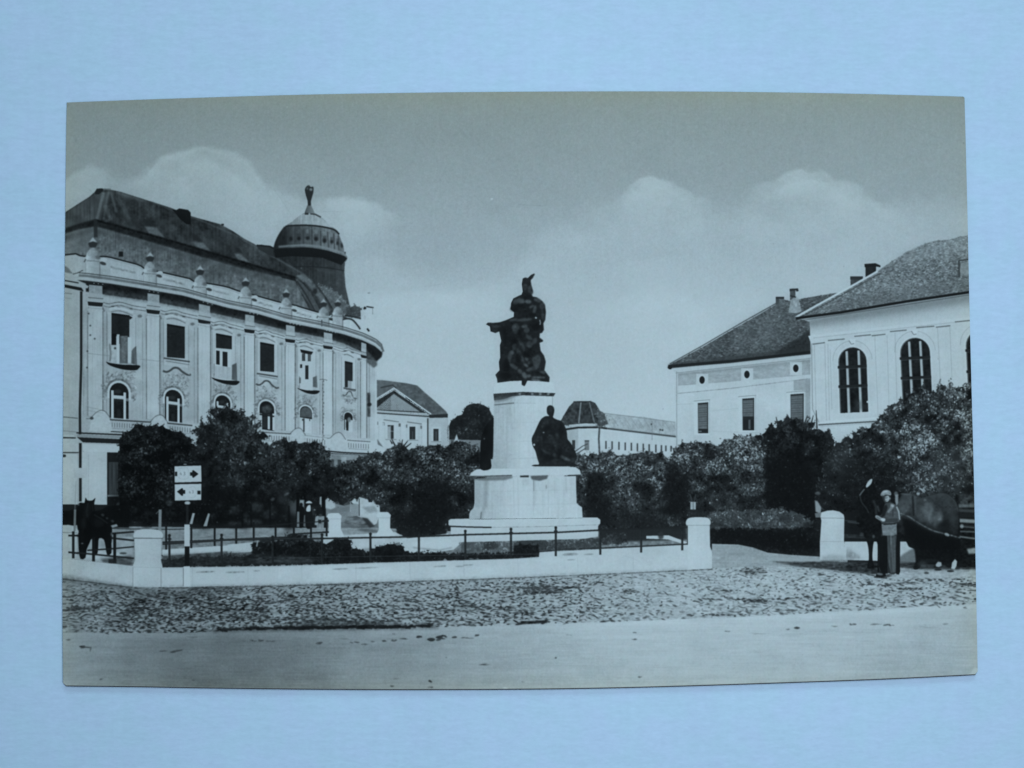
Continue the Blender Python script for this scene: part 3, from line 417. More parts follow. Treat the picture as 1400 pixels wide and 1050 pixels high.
# ---- right: the two-storey house (three windows) and the hall with arched windows
def tiles(pts, base, amp, seed, light=0, dens=.22, sl=-.12):
    """speckled old roof tiles in rows"""
    R = rast(pts); m, y0, y1, x0, x1 = R
    lay(R, base, 1, [(N3, amp * .5), (NS, amp * .45), (N8, amp * .35), (N30, amp * .3)])
    r = np.random.default_rng(seed); ys, xs = np.nonzero(m > .8); n = int(m.sum() / K / K * dens); j = r.integers(0, len(xs), n)
    X = PX0 + (x0 + xs[j]) / K; Y = PY0 + (y0 + ys[j]) / K; up = r.random(n)
    t = np.where(up < .5, base - amp * (1 + r.random(n) * 1.6), base + amp * (.8 + r.gamma(2, .6, n)) + light)
    stamps(X, Y, r.uniform(1, 2.3, n), r.uniform(.5, .85, n), sl + r.normal(0, .35, n), t, r.uniform(.35, .85, n))
RB = [(914, 500), (960, 475), (1010, 446), (1040, 429), (1062, 416), (1072, 409), (1080, 411), (1095, 408.5), (1120, 404), (1152, 399), (1150, 406), (1088, 434), (1109, 440), (1109, 484), (1000, 495), (914, 504)]
B(1061.5, 406.5, 1066, 418, 60); B(1066, 408, 1073, 418, 96, n=[(N3, 14)]); B(1061.5, 405.5, 1073, 408.3, 34); B(1072, 411, 1081, 417, 44); B(1081, 396, 1088.5, 410, 66, n=[(N3, 14)]); P([(1080.5, 394.5), (1092, 394), (1093, 397.5), (1090, 398.5), (1089, 396.5), (1080.5, 398)], 32)
tiles(RB, 76, 16, 11); P([(1000, 452), (1062, 416), (1095, 409), (1095, 440), (1060, 470), (1020, 480)], 104, .35, soft=7, n=[(N3, 12)])
P([(1079, 427), (1082, 410), (1089, 404), (1093, 408), (1097, 425), (1092, 428)], 142, .85, n=[(N3, 14)]); L([(1081, 404), (1089, 406)], 2, 36); B(1164, 380, 1179, 394, 60, n=[(N3, 8)]); B(1163.5, 377.5, 1181, 382, 40)
P([(1058, 484), (1078, 471), (1095, 462), (1103, 453), (1110, 448), (1110, 484)], 34, .85, soft=1.2, n=[(N3, 7)]); P([(914, 503), (914, 498), (1000, 486), (1109, 474), (1109, 484), (1000, 496)], 44, .55, soft=1.5)
L([(914, 501), (1000, 494), (1109, 481.5)], 4.2, 22, .95); E(916.5, 502, 3.2, 3, 18); L([(916, 497.5), (960, 473), (1020, 438), (1062, 414.5)], 1.6, 62, .8)
P([(922, 507), (1000, 499), (1110, 486), (1110, 640), (926, 640)], 174, n=WALL); L([(921, 507), (1000, 500), (1109, 486.5)], 4, 168); L([(924, 510), (1109, 490)], 1, 110, .8)
P([(927.5, 511), (1109, 491.5), (1109, 512), (1000, 522), (927.5, 527.5)], 138, .85, n=[(N3, 4), (NS, 6), (N16, 4)]); P([(927.5, 510), (1109, 491), (1109, 496), (927.5, 514)], 112, .4, soft=1)
for x, y in ((960.5, 519.5), (1022, 512), (1089, 503.5)):
    B(x - 8, y - 8.5, x + 8.5, y + 9.5, 172, .9); E(x, y, 5.4, 6.8, 182); E(x, y, 3.8, 5.3, 17)
P([(1086, 520), (1109, 517), (1109, 545), (1086, 538)], 130, .75, n=[(N3, 4)]); P([(1102, 520), (1109, 519), (1109, 600), (1102, 600)], 134, .8, n=WALL)
L([(927, 538), (1000, 531), (1105, 518)], 1, 96, .6, n=[(N3, 20), (NH, 20)]); L([(926, 553), (950, 552)], .8, 136, .6); L([(972, 562), (1014, 558)], .8, 140, .5); L([(1040, 592), (975, 590)], .8, 140, .5); L([(925.6, 508), (926, 640)], 1.2, 118, .8)
for x0, y0, x1, y1, xm, ls in ((954.5, 551, 969, 592.5, 586.5, 1), (1015.5, 545, 1032, 588.5, 569.5, 1), (1081.5, 539, 1100, 580, 999, 1)):
    B(x0 - 5, y0 - 4.5, x1 + 2.5, y1 + 3, 184, .85, sk=-1.2); L([(x0 - 5.5, y0 - 2.5), (x1 + 2.5, y0 - 4.5)], 1, 100, .8); L([(x1 + 1.8, y0 - 4), (x1 + 1.8, y1)], .9, 118, .6); P([(x0, y0 + .6), (x1, y0 - .6), (x1, y1), (x0 + 1, y1)], 94, n=[(N3, 4)])
    for yy in np.arange(y0 + 4, min(xm, y1) - 1, 3.1): L([(x0 + 1, yy), (x1 - 1, yy - .8)], 1, 66 + 10 * math.sin(yy), .7)
    L([(x0 + .2, y0 + 1.4), (x1, y0 + .2)], 2.4, 32); L([(x1 - .8, y0), (x1 - .8, y1)], 1.5, 44, .9); L([(x0 + .6, y0), (x0 + .8, y1)], 1, 60, .7)
    if xm < 900: B(x0 + 1, xm, x1, y1, 24)
B(955.5, 589, 960, 591, 90); B(1024, 573, 1027, 587, 92, .8); B(1017, 570, 1031.5, 574, 30)
h2 = part('two_storey_house', [(914, 500), (1062, 416), (1062, 405), (1095, 394), (1097, 408), (1150, 399), (1110, 440), (1110, 640), (926, 640), (926, 508), (914, 504)], 2, label='plain white house with three shuttered windows and round attic openings')
part('roof', RB, 2, h2)
for q in ((1061, 405, 1074, 418), (1080, 394, 1093, 410)): part('chimney', box(*q), 2.1, h2)
for q in ((954.5, 551, 969, 592.5), (1015.5, 545, 1032, 588.5), (1081.5, 539, 1100, 580)): part('window', box(*q), 2, h2, 'tall window with the roller shutter down')
for x, y in ((960.5, 519.5), (1022, 512), (1089, 503.5)): part('attic_opening', [(x + 3.8 * math.cos(t), y + 5.3 * math.sin(t)) for t in np.arange(10) * math.pi / 5], 2, h2)
RC = [(1088, 434), (1120, 416.5), (1160, 394.5), (1200, 371), (1213, 362), (1228, 352), (1240, 345), (1256, 338), (1268, 332), (1282, 328.5), (1300, 327), (1314, 323), (1345, 319), (1345, 397), (1240, 412), (1150, 427), (1098, 436)]
B(1184.5, 362, 1199, 382, 30, n=[(N3, 4)]); P([(1183, 360.5), (1198, 359.5), (1205, 362.5), (1205, 365), (1199, 364), (1183.5, 365)], 22)
tiles(RC, 104, 19, 12, 8); P([(1225, 352), (1282, 328), (1330, 320), (1330, 345), (1270, 352), (1235, 362)], 146, .4, soft=6, n=[(N3, 14)]); P([(1100, 432), (1180, 404), (1250, 392), (1330, 380), (1330, 398), (1240, 411), (1150, 426)], 84, .4, soft=4)
L([(1214, 362), (1240, 345), (1268, 332)], 2, 122, .6, n=[(N3, 20)]); L([(1089, 433.5), (1120, 416), (1160, 394), (1201, 370.5)], 2.6, 184); L([(1091, 435.5), (1124, 418.5), (1162, 397.5), (1204, 373.5)], 1.2, 60, .8)
L([(1312.5, 356), (1313, 379)], 2, 56); L([(1312, 356), (1330, 353.5)], 1.8, 62); P([(1315, 359), (1330, 357), (1330, 374), (1315, 377)], 132, .7, n=[(N3, 10)]); L([(1303, 377), (1313, 378.5)], 1.4, 70)
P([(1108, 437), (1160, 428), (1240, 414), (1345, 399), (1345, 640), (1122, 640), (1121, 590), (1112, 560)], 176, n=WALL)
P([(1106, 436), (1240, 413), (1345, 398), (1345, 412), (1240, 428), (1108, 448)], 88, .75, soft=3.5); P([(1110, 440), (1240, 420), (1345, 404), (1345, 426), (1240, 440), (1110, 455)], 140, .5, soft=5)
L([(1089, 435), (1150, 427), (1240, 412), (1345, 396.5)], 3.4, 17); L([(1098, 437.5), (1160, 428.5), (1345, 400)], 1.4, 60, .6)
L([(1111, 462), (1220, 450), (1345, 436)], 1.1, 118, .6); P([(1111, 458), (1345, 431), (1345, 436), (1111, 462)], 184, .5)
L([(1110.5, 466), (1112, 560), (1121, 578)], 1.5, 116, .7); P([(1106, 459), (1113, 458), (1113, 468), (1110, 470)], 180)
for x0, x1, y in ((1112, 1129, 469.5), (1133, 1156, 464.5), (1169, 1192, 458.8), (1193, 1212, 458), (1218, 1241, 452.3), (1254, 1279, 447), (1281, 1301, 446.3), (1307, 1330, 439)): L([(x0, y + 1), (x1, y - 1.2)], 1.7, 74, .8)
for x, x2, y0, y1 in ((1114.5, 1117, 470, 575), (1128.8, 1131, 470, 575), (1197.2, 1202, 459, 572), (1214, 1217, 458, 560), (1283.2, 1287, 447, 520), (1300, 1303, 445, 516), (1136, 1138.5, 478, 560), (1133, 1135, 470, 575), (1225, 1228, 455, 560)): L([(x, y0), (x2, y1)], .9, 124, .6)
L([(1120, 581), (1204, 576), (1240, 570)], 2, 60, .85); L([(1121, 578.5), (1240, 568)], 2.2, 186); L([(1122, 583.5), (1210, 578)], .9, 130, .6)
def hallwin(xl, xr, top, bot, lean, bars, mull):
    xc = (xl + xr) / 2; w = xr - xl; sh = lambda p: [(x + (y - top) * lean, y + (x - xc) * -.05) for x, y in p]
    L(sh(arch(xc, w + 17, top - 10, top + 40, 0, 14)[1:-1]), 1, 126, .6); P([(xc - 4, top - 11), (xc + 5, top - 12), (xc + 3, top - 2), (xc - 2, top - 2)], 186); L([(xc - 4, top - 10), (xc - 1, top - 5), (xc + 3, top - 6)], 1.5, 84, .7)
    P(sh(arch(xc, w + 6, top - 3, bot + 1, 0, 14)), 186, .8); P(sh(arch(xc, w + 2, top - 1, bot, 0, 14)), 84); P(sh(arch(xc + .5, w, top, bot, 0, 14)), 22, n=[(N8, 6), (N3, 4)])
    for mx in mull: P(sh([(xc + mx * w - 1.7, top + 4), (xc + mx * w + 1.5, top + 4), (xc + mx * w + 2, bot), (xc + mx * w - 1.6, bot)]), 168, .95); L(sh([(xc + mx * w + 2.2, top + 6), (xc + mx * w + 2.6, bot)]), 1, 60, .8)
    for by in bars: P(sh([(xl - 2, by - 1.6), (xr + 1, by - 1.6), (xr + 1, by + 1.9), (xl - 2, by + 1.9)]), 30); L(sh([(xl, by + 2.6), (xr, by + 2.6)]), .8, 84, .6)
    return sh(arch(xc, w, top, bot, 0, 14))
w1 = hallwin(1147.5, 1184.5, 475.5, 564, .035, (501, 527.5), (-.2, .24)); w2 = hallwin(1232, 1271, 462.5, 556, .05, (489, 516), (-.19, .2)); w3 = hallwin(1322, 1362, 452, 560, .05, (478, 507), (-.19, .24))
P([(1170, 548), (1180, 548), (1180, 560), (1172, 562)], 70, .5, soft=2); E(1187.5, 549.5, 1.6, 1.6, 170)
h3 = part('hall_building', [(1088, 434), (1183, 380), (1183, 360), (1205, 361), (1240, 345), (1282, 328), (1345, 319), (1345, 640), (1122, 640), (1121, 590), (1111, 560), (1110, 440)], 2.4, label='white hall with tall arched windows at the right edge')
part('roof', RC, 2.4, h3); part('chimney', box(1183, 360, 1199, 382), 2.5, h3); part('chimney', box(1163.5, 377.5, 1181, 392), 2.4, h3); part('dormer', box(1312, 356, 1340, 378), 2.5, h3)
for q in (w1, w2, w3): part('window', q, 2.4, h3, 'tall arched window with iron cross bars')
# ---- ground behind and around the garden
P([(84, 690), (1345, 700), (1345, 800), (84, 810)], 26); P([(84, 716), (160, 720), (330, 722), (520, 722), (640, 728), (640, 775), (84, 780)], 128, n=[(N3, 5), (NH, 8), (N8, 6)])
P([(146, 724), (232, 727), (440, 722), (470, 724), (520, 722), (540, 735), (440, 740), (300, 739), (150, 743)], 132, .9, n=[(NH, 8), (N3, 6)]); B(170, 728, 440, 738, 108, .5, soft=2, n=[(NS, 14)])
P([(105, 735), (180, 735), (180, 776), (96, 768)], 146, n=[(N8, 8)]); E(138, 760, 30, 6, 172, 0, .8, soft=2); E(167, 757, 5, 1.4, 40, 0, .8, soft=.5); P([(135, 764), (180, 760), (181, 775), (140, 770)], 60, .8, soft=1.5, n=[(NS, 22)])
P([(445, 700), (520, 700), (520, 722), (445, 722)], 96, n=[(N8, 14)])
# wagon-like clutter and the light patch between the trees
P([(444, 683), (452, 688), (470, 692), (484, 688), (484, 706), (470, 714), (446, 716)], 112, .9, n=[(N8, 12)]); P([(478, 684), (491, 680), (505, 684), (518, 681), (519, 700), (515, 716), (508, 720), (500, 712), (488, 706), (478, 700)], 168, n=[(N3, 5)])
P([(478, 688), (490, 690), (491, 706), (479, 706)], 128); L([(490.5, 682), (490.8, 706)], 1.2, 60); P([(502, 680), (509, 680), (508.5, 687), (503.5, 687)], 26); P([(494, 694), (512, 692), (516, 700), (504, 702)], 116, .7, soft=1)
P([(474, 707), (490, 707), (500, 710), (506, 718), (500, 722), (480, 722), (470, 716)], 88, .9, soft=1, n=[(NS, 18)]); P([(494, 708), (502, 709), (512, 720), (505, 722)], 34, .9, soft=.8); E(484, 714, 8, 3, 128, .1, .6, soft=1); E(504, 726, 14, 2.4, 74, .1, .7, soft=.8)
P([(395, 684), (408, 684), (408, 704), (395, 704)], 120, .5, soft=3); P([(444, 680), (456, 682), (458, 694), (452, 697), (444, 695)], 168, .9, soft=.8)
part('square_ground', [(84, 700), (1345, 700), (1345, 800), (84, 800)], .8, label='pale ground of the square behind the garden')

# ---- trees and hedges, left to right
def shade(pts, t=13, a=.9, soft=4):
    # a hollow in deep shade: ragged rim, a few leaves catching light inside
    q = rough(pts, 3.4, 7, len(pts) * 7 + int(pts[0][0])); Rr = rast(q)
    if Rr is None: return
    m, y0, y1, x0, x1 = Rr; m = m * np.clip(.86 + .2 * N8[y0:y1, x0:x1] + .16 * N16[y0:y1, x0:x1] + .1 * N3[y0:y1, x0:x1], .3, 1)
    lay((m, y0, y1, x0, x1), t, a, [(N3, 1.5)], soft=max(1.2, soft * .55))
    r = np.random.default_rng(int(pts[0][0] * 3 + pts[0][1])); n = int(m.sum() / K / K * .035); ys, xs = np.nonzero(m > .5); j = r.integers(0, len(xs), n)
    stamps(PX0 + (x0 + xs[j]) / K, PY0 + (y0 + ys[j]) / K, r.uniform(.8, 2, n), r.uniform(.5, 1.1, n), r.random(n) * 3.1, t + r.gamma(2, 9, n), r.uniform(.3, .75, n))
TL = [(161, 606), (164, 597), (172, 590), (184, 585), (198, 582), (212, 581), (226, 584), (240, 589), (254, 596), (264, 604), (272, 620), (276, 650), (272, 690), (262, 712), (236, 716), (180, 716), (160, 712), (150, 700), (160, 684)]
foliage(TL, 11, 49, 0.18, 1.36, seed=11, hi=110, spark=.012, edge=2); shade([(146, 680), (340, 688), (340, 716), (146, 716)], 12)
part('tree', TL, 4, label='dark round tree on the left in front of the corner building')
TM = [(368, 606), (376, 602), (386, 600), (398, 602), (408, 604), (420, 606), (432, 604), (444, 610), (450, 622), (452, 636), (462, 640), (470, 634), (472, 650), (480, 676), (470, 690), (452, 684), (430, 684), (405, 682), (380, 690), (352, 690), (346, 640), (352, 612)]
foliage(TM, 18, 78, 0.27, 1.36, seed=13, hi=140, spark=.045, edge=1.8, lit=lambda x, y: max(.25, min(1.1, (690 - y) / 62)))
part('tree', TM, 4, label='clipped tree with a flat underside left of the pale gate posts')
TT = [(266, 604), (270, 594), (262, 585), (274, 586), (272, 574), (284, 580), (282, 566), (290, 572), (288, 560), (297, 566), (296, 554), (304, 560), (308, 549), (313, 560), (322, 556), (322, 568), (334, 560), (336, 572), (346, 566), (344, 580), (356, 578), (350, 590), (362, 594), (358, 606), (366, 620), (362, 650), (368, 676), (352, 694), (330, 700), (300, 702), (274, 690), (266, 650)]
foliage(TT, 16, 71, 0.27, 1.61, seed=12, hi=138, spark=.045, edge=2.6, lit=lambda x, y: max(.3, min(1.1, .35 + (x - 268) / 90)) * max(.4, min(1, (700 - y) / 80)))
shade([(262, 660), (380, 676), (400, 720), (262, 720)], 12, .85, 6)
part('tree', TT, 4.2, label='tall loose-leaved tree standing left of centre before the facade')
r0 = np.random.default_rng(77)
for _ in range(26):
    x = r0.uniform(266, 350); y = 604 - 50 * math.exp(-((x - 307) / 30) ** 2) + r0.uniform(-4, 10); dx = r0.normal(0, 4); L([(x, y), (x + dx, y - r0.uniform(3, 8))], 1.5, 28 + r0.uniform(0, 40), .8)
for x, y, a, b, t in ((290, 706, 5, 3, 44), (318, 698, 10, 6, 36), (336, 708, 6, 7, 40), (350, 694, 8, 7, 58), (365, 704, 7, 5, 46), (345, 714, 12, 3, 66), (372, 700, 6, 9, 40), (320, 716, 10, 2, 70), (348, 676, 3, 3, 84), (275, 664, 2.5, 1.8, 96), (300, 690, 7, 3, 34), (388, 708, 5, 5, 36), (233, 700, 7, 6, 28), (200, 705, 9, 6, 24), (180, 696, 6, 5, 30)): E(x, y, a, b, t, 0, .6, soft=1.8, n=[(N3, 14), (N8, 8)])
for x, y in ((342, 690), (368, 688), (394, 692), (330, 700)): L([(x, y), (x + 1, 722)], 3, 13, .8, soft=.4)
# people walking behind the fence, trunks
for x0, x1 in ((404.5, 408.5), (437, 444)): P([(x0, 676), (x1, 676), (x1 + .5, 722), (x0 - .5, 722)], 12)
B(409, 684, 415, 700, 150, .9, soft=.5); P([(436.5, 680), (439, 679), (439, 694), (436, 692)], 150, .9); 
def walker(x, y0, y1, body, hd, leg, hat=0):
    P(curve([(x - 3, y0 + 6), (x, y0 + 4), (x + 4, y0 + 6), (x + 5.5, y0 + 14), (x + 5, y0 + 24), (x + 4, y1), (x - 3, y1), (x - 4.5, y0 + 18)], 4, True), body)
    E(x + .6, y0 + 2.6, 2.2, 2.8, hd); 
    if hat: P([(x - 4, y0 + 1.4), (x - 2, y0 - 1), (x + 1, y0 - 2), (x + 4, y0 - .6), (x + 5.6, y0 + 1.6)], 176)
walker(410.5, 688, 721, 14, 20, 0); P([(405.5, 700), (408.6, 700), (408.5, 721), (405, 721)], 128, .85); P([(415, 705), (418.5, 703), (417.5, 721), (414, 720)], 110, .8)
walker(421, 687, 722, 16, 26, 0, 1); P(curve([(418, 696), (420, 692), (423.5, 691), (424, 698), (422.5, 699.8), (418.5, 699.5)], 4, True), 176); L([(426, 694), (428.5, 705)], 3.4, 40); E(429.4, 697.5, 1.4, 1.1, 116, soft=.3); P([(418, 700), (426, 700), (428, 720), (417, 720)], 20)
P([(431, 703), (434.5, 701), (433.5, 719), (429.5, 718)], 150, .9); walker(435.5, 690, 706, 20, 24, 0); P([(434, 706), (443, 706), (442, 723), (432, 722)], 148, .8, n=[(N3, 14)]); B(434.5, 711, 438.5, 716, 24, soft=.5); E(437.5, 705, 2.4, 1.8, 60, soft=.6)
E(391, 676, 4, 1.6, 108, -.5, .6, soft=.7, n=[(N3, 26)]); E(372, 683, 3, 2, 84, -.5, .7, soft=.7); E(387, 684, 9, 5, 50, 0, .6, soft=2)
part('person', [(416, 686), (426, 685), (428, 705), (428, 721), (417, 721), (416, 700)], 4.6, label='walker with a white cap and white shirt behind the fence'); part('person', [(405, 689), (414, 689), (418, 704), (418, 721), (405, 721)], 4.4, label='dark-clothed walker behind the fence'); part('person', [(430, 690), (441, 690), (443, 722), (430, 720)], 4.4, label='walker in light trousers behind the fence')
HM = [(470, 640), (480, 632), (492, 626), (504, 622), (512, 617), (520, 620), (530, 614), (540, 610), (545, 606), (550, 610), (558, 616), (568, 612), (580, 610), (596, 610), (608, 612), (616, 606), (626, 604), (640, 606), (652, 610), (662, 625), (664, 640), (664, 644), (662, 700), (642, 712), (614, 716), (606, 734), (560, 736), (540, 732), (535, 706), (520, 690), (500, 678), (480, 684), (462, 676), (458, 655)]
foliage(HM, 20, 98, 0.35, 1.27, seed=14, hi=158, spark=.075, edge=1.8, lit=lambda x, y: max(.25, min(1.15, (732 - y) / 75)) * (1.15 if x > 560 and y < 665 else .85))
shade([(572, 662), (590, 650), (612, 655), (622, 680), (624, 712), (560, 722), (560, 700)], 14, .93, 6); shade([(536, 700), (610, 706), (606, 732), (545, 728)], 20, .7, 5)
for a, b in (((548, 612), (550, 601)), ((551, 611), (557, 603)), ((553, 613), (562, 606)), ((546, 612), (536, 611)), ((536, 607), (533, 602)), ((540, 610), (535, 600))): L([a, b], [2.4, 1], 30, .9)
part('hedge', HM, 3.8, label='mottled clipped hedge behind the monument on its left')
RM = [(774, 652), (780, 632), (788, 622), (800, 622), (812, 621), (822, 618), (830, 617), (842, 620), (852, 624), (860, 622), (872, 618), (884, 616), (896, 617), (908, 622), (918, 630), (924, 640), (926, 690), (922, 722), (770, 722), (770, 690)]
foliage(RM, 27, 124, 0.41, 1.27, seed=15, hi=165, spark=.075, edge=1.6, lit=lambda x, y: max(.4, min(1.2, (735 - y) / 72)))
shade([(800, 650), (812, 648), (826, 662), (834, 690), (832, 712), (800, 712), (800, 690)], 13, .93, 4); shade([(802, 700), (925, 706), (925, 724), (802, 724)], 22, .75, 4)
part('hedge', RM, 3.8, label='speckled hedge right of the monument')
RR = [(912, 640), (922, 616), (930, 609), (942, 604), (954, 603), (966, 606), (976, 610), (986, 604), (996, 600), (1010, 596), (1026, 594), (1040, 597), (1052, 606), (1062, 622), (1072, 640), (1076, 700), (1060, 716), (960, 720), (914, 716)]
foliage(RR, 22, 115, 0.41, 1.27, seed=16, hi=170, spark=.085, edge=1.8, lit=lambda x, y: max(.35, min(1.2, (728 - y) / 85)))
shade([(908, 640), (918, 632), (930, 640), (940, 652), (944, 690), (940, 706), (908, 706)], 14, .94, 4)
part('hedge', RR, 3.9, label='rounded hedge below the shuttered windows')
TD = [(1044, 600), (1050, 592), (1052, 582), (1060, 586), (1064, 574), (1072, 578), (1078, 570), (1086, 576), (1092, 570), (1100, 580), (1108, 572), (1112, 584), (1122, 586), (1128, 590), (1134, 586), (1140, 600), (1144, 622), (1134, 650), (1126, 690), (1118, 716), (1050, 716), (1046, 640)]
foliage(TD, 14, 63, 0.27, 1.44, seed=17, hi=130, spark=.02, edge=2.6, lit=lambda x, y: max(.15, min(1.1, (660 - y) / 70)))
for a, b in (((1078, 576), (1077, 566)), ((1100, 582), (1105, 568)), ((1064, 580), (1062, 570)), ((1110, 580), (1113, 568)), ((1118, 586), (1117, 561))): L([a, b], [2.2, .8], 30, .9)
shade([(1050, 624), (1110, 626), (1120, 716), (1050, 716)], 12, .85, 6)
part('tree', TD, 4.1, label='tall dark bush in front of the wall between the two right houses')
BR = [(1120, 660), (1124, 640), (1132, 622), (1142, 610), (1156, 600), (1168, 594), (1180, 588), (1192, 584), (1204, 574), (1214, 560), (1226, 552), (1238, 545), (1248, 539), (1258, 532), (1264, 526), (1270, 534), (1282, 536), (1288, 526), (1292, 536), (1300, 522), (1304, 536), (1318, 530), (1330, 524), (1345, 520), (1345, 720), (1300, 730), (1180, 724), (1130, 716), (1118, 690)]
foliage(BR, 18, 101, 0.46, 1.44, seed=18, hi=178, spark=.12, edge=2.4, lit=lambda x, y: max(.25, min(1.25, .3 + (x - 1130) / 150)) * max(.3, min(1.1, (735 - y) / 100)))
shade([(1150, 640), (1190, 610), (1216, 620), (1226, 660), (1222, 700), (1160, 700)], 15, .72, 9); shade([(1180, 676), (1240, 672), (1330, 690), (1330, 735), (1180, 735)], 12, .75, 6); E(1300, 640, 30, 36, 92, .3, .28, soft=10); E(1150, 632, 16, 26, 60, .2, .3, soft=7)
for x, y0, y1 in ((1286, 540, 519), (1300, 542, 518), (1303, 540, 524)):
    stamps(np.full(10, x) + r0.normal(0, 1.3, 10), np.linspace(y0, y1, 10), np.full(10, 1.7), np.full(10, 1.1), r0.random(10) * 3, r0.uniform(50, 110, 10), np.full(10, .9))
part('bush', BR, 4.3, label='large bright-flecked bush on the right below the arched windows')
LH = [(960, 718), (972, 702), (990, 698), (1010, 700), (1030, 696), (1050, 698), (1066, 697), (1086, 700), (1100, 706), (1116, 716), (1122, 726), (1122, 757), (1100, 760), (1060, 757), (1030, 750), (1000, 746), (970, 746)]
foliage(LH, 15, 34, .14, 1.3, seed=19, hi=130, spark=.012, edge=1.2); foliage([(962, 716), (972, 702), (990, 698), (1010, 700), (1030, 696), (1050, 698), (1066, 697), (1086, 700), (1100, 706), (1114, 716), (1108, 722), (1060, 722), (1020, 722), (966, 722)], 46, 104, .4, 1.3, seed=20, hi=172, spark=.085, edge=1.2)
shade([(974, 724), (1120, 726), (1120, 754), (1060, 754), (1020, 745), (974, 744)], 13, .8, 2.5)
part('hedge', LH, 4.6, label='low clipped hedge between the right gate pillars')
shade([(1100, 716), (1180, 716), (1180, 740), (1100, 740)], 20, .7, 4)
P([(944.5, 686.5), (952, 686.5), (952, 697), (944.5, 697)], 156, n=[(N3, 8)]); L([(948.4, 687), (948.4, 697)], .9, 90); L([(944, 676), (947, 686)], 1.4, 60); L([(952, 676), (950, 686)], 1.4, 54)
# ---- low garden hedges, beds and kerbs
P([(221, 744), (330, 740), (445, 736), (620, 738), (940, 720), (940, 752), (737, 762), (221, 780)], 108, n=[(N3, 8), (NS, 8), (N16, 6)])
P([(221, 752), (330, 745), (330, 752.5), (221, 761)], 172); P([(310, 745), (344, 742), (345, 755), (310, 757)], 168, .95); P([(440, 734), (540, 728), (560, 738), (530, 746), (520, 754), (480, 756), (470, 745), (440, 748)], 172, .95, n=[(N8, 5)])
P([(546, 738), (561, 736), (612, 730), (640, 736), (634, 740), (620, 752), (600, 755), (560, 757), (548, 755)], 174, n=[(N3, 4)]); P([(562, 742), (600, 737), (634, 738), (622, 748), (602, 752), (565, 748)], 182, .8); L([(564, 749), (600, 753), (618, 749)], 2, 110, .6, soft=.8)
E(505, 752, 10, 2.4, 110, 0, .6, soft=1)
def low(pts, d=15, l=36, seed=0, dn=.2, ed=1.3): foliage(pts, d, l, dn, 1.3, seed=seed, hi=96, spark=.01, edge=ed)
low([(221, 766), (270, 762), (330, 760), (343, 758), (345, 742), (352, 740), (372, 740), (400, 740), (420, 738), (434, 742), (446, 744), (458, 737), (474, 738), (482, 748), (500, 756), (516, 750), (530, 744), (548, 746), (556, 756), (620, 757), (740, 750), (738, 762), (560, 769), (400, 773), (221, 777), (221, 764)], seed=30)
low([(392, 731), (404, 730), (420, 732), (421, 741), (386, 742)], 20, 60, 33); P([(354, 741), (360, 736), (368, 735), (372, 744)], 30, .9); L(curve([(350, 748), (353, 737), (361, 733), (369, 737), (372, 746)]), 2, 140, .9)
P([(221, 759), (310, 755), (420, 762), (440, 768), (300, 774), (221, 776)], 44, .55, n=[(NS, 16), (N3, 8)], soft=1.5); P([(350, 762), (420, 764), (430, 770), (350, 770)], 84, .4, soft=2, n=[(NS, 20)])
foliage([(630, 742), (650, 739), (668, 741), (690, 742), (706, 745), (706, 755), (630, 757)], 76, 112, .3, 1.2, seed=34, hi=140, edge=.8); foliage([(662, 743), (670, 738), (678, 740), (680, 750), (662, 750)], 44, 74, .3, 1.2, seed=35, edge=1)
foliage([(704, 744), (716, 736), (730, 738), (745, 740), (765, 739), (786, 740), (796, 735), (812, 736), (822, 738), (850, 732), (858, 740), (850, 750), (740, 753), (706, 750)], 52, 92, .3, 1.2, seed=36, hi=130, edge=1.6); low([(704, 746), (716, 744), (736, 746), (738, 757), (704, 757)], seed=37)
for x in (714, 722, 730, 745): L([(x, 742), (x + 2, 733)], 1, 60, .8)
P([(822, 738), (880, 732), (940, 735), (940, 745), (822, 751)], 112, n=[(N3, 9), (NS, 8)]); P([(820, 724), (880, 722), (938, 720), (940, 738), (820, 742)], 26, .9, soft=1); foliage([(822, 736), (836, 731), (856, 730), (858, 742), (824, 745)], 44, 96, .3, 1.2, seed=38, edge=1)
P([(884, 733), (915, 732.5), (940, 742), (938, 745), (914, 738), (884, 737)], 176); E(904, 733, 4, 5, 46, 0, .9, soft=.8, n=[(N3, 14)])
gd = part('garden_bed', [(221, 744), (330, 738), (612, 722), (940, 718), (940, 750), (737, 762), (221, 778)], 4.8, label='planted beds and low dark edging hedges inside the railing')

# ---- the monument
P([(613, 712), (616, 710), (640, 709.5), (797, 708), (817, 708), (821, 711), (821, 716), (818, 720), (818, 734), (800, 737), (700, 740), (616, 742), (616, 721), (613, 718)], 178, n=[(N3, 2), (N16, 2)]); L([(613.5, 720), (640, 721), (672, 721.6)], 2, 40); L([(672, 721.6), (740, 720.5), (818, 718)], 1, 110, .6, n=[(N3, 30)]); P([(616, 722), (700, 723), (818, 720), (818, 734), (700, 740), (616, 742)], 172, .6); B(818, 717, 820, 719, 120, .5)
MB = [(641, 711), (641.5, 703), (643, 699), (647, 695), (648.5, 688), (648.5, 655), (787.5, 651), (788.5, 688), (791.5, 691), (796, 694), (796.8, 709)]
P(MB, lin(645, 154, 700, 179), n=[(N3, 2.5), (N30, 3.5), (NV, 3.4), (N16, 3)])
for x_ in (656, 676, 688, 700, 716, 731, 742, 760, 774, 783): L([(x_, 653), (x_ + random.uniform(-1, 1), random.uniform(664, 700))], random.uniform(1, 4), random.choice([134, 142, 150]), random.uniform(.15, .4), soft=.9, n=[(NV, 10)])
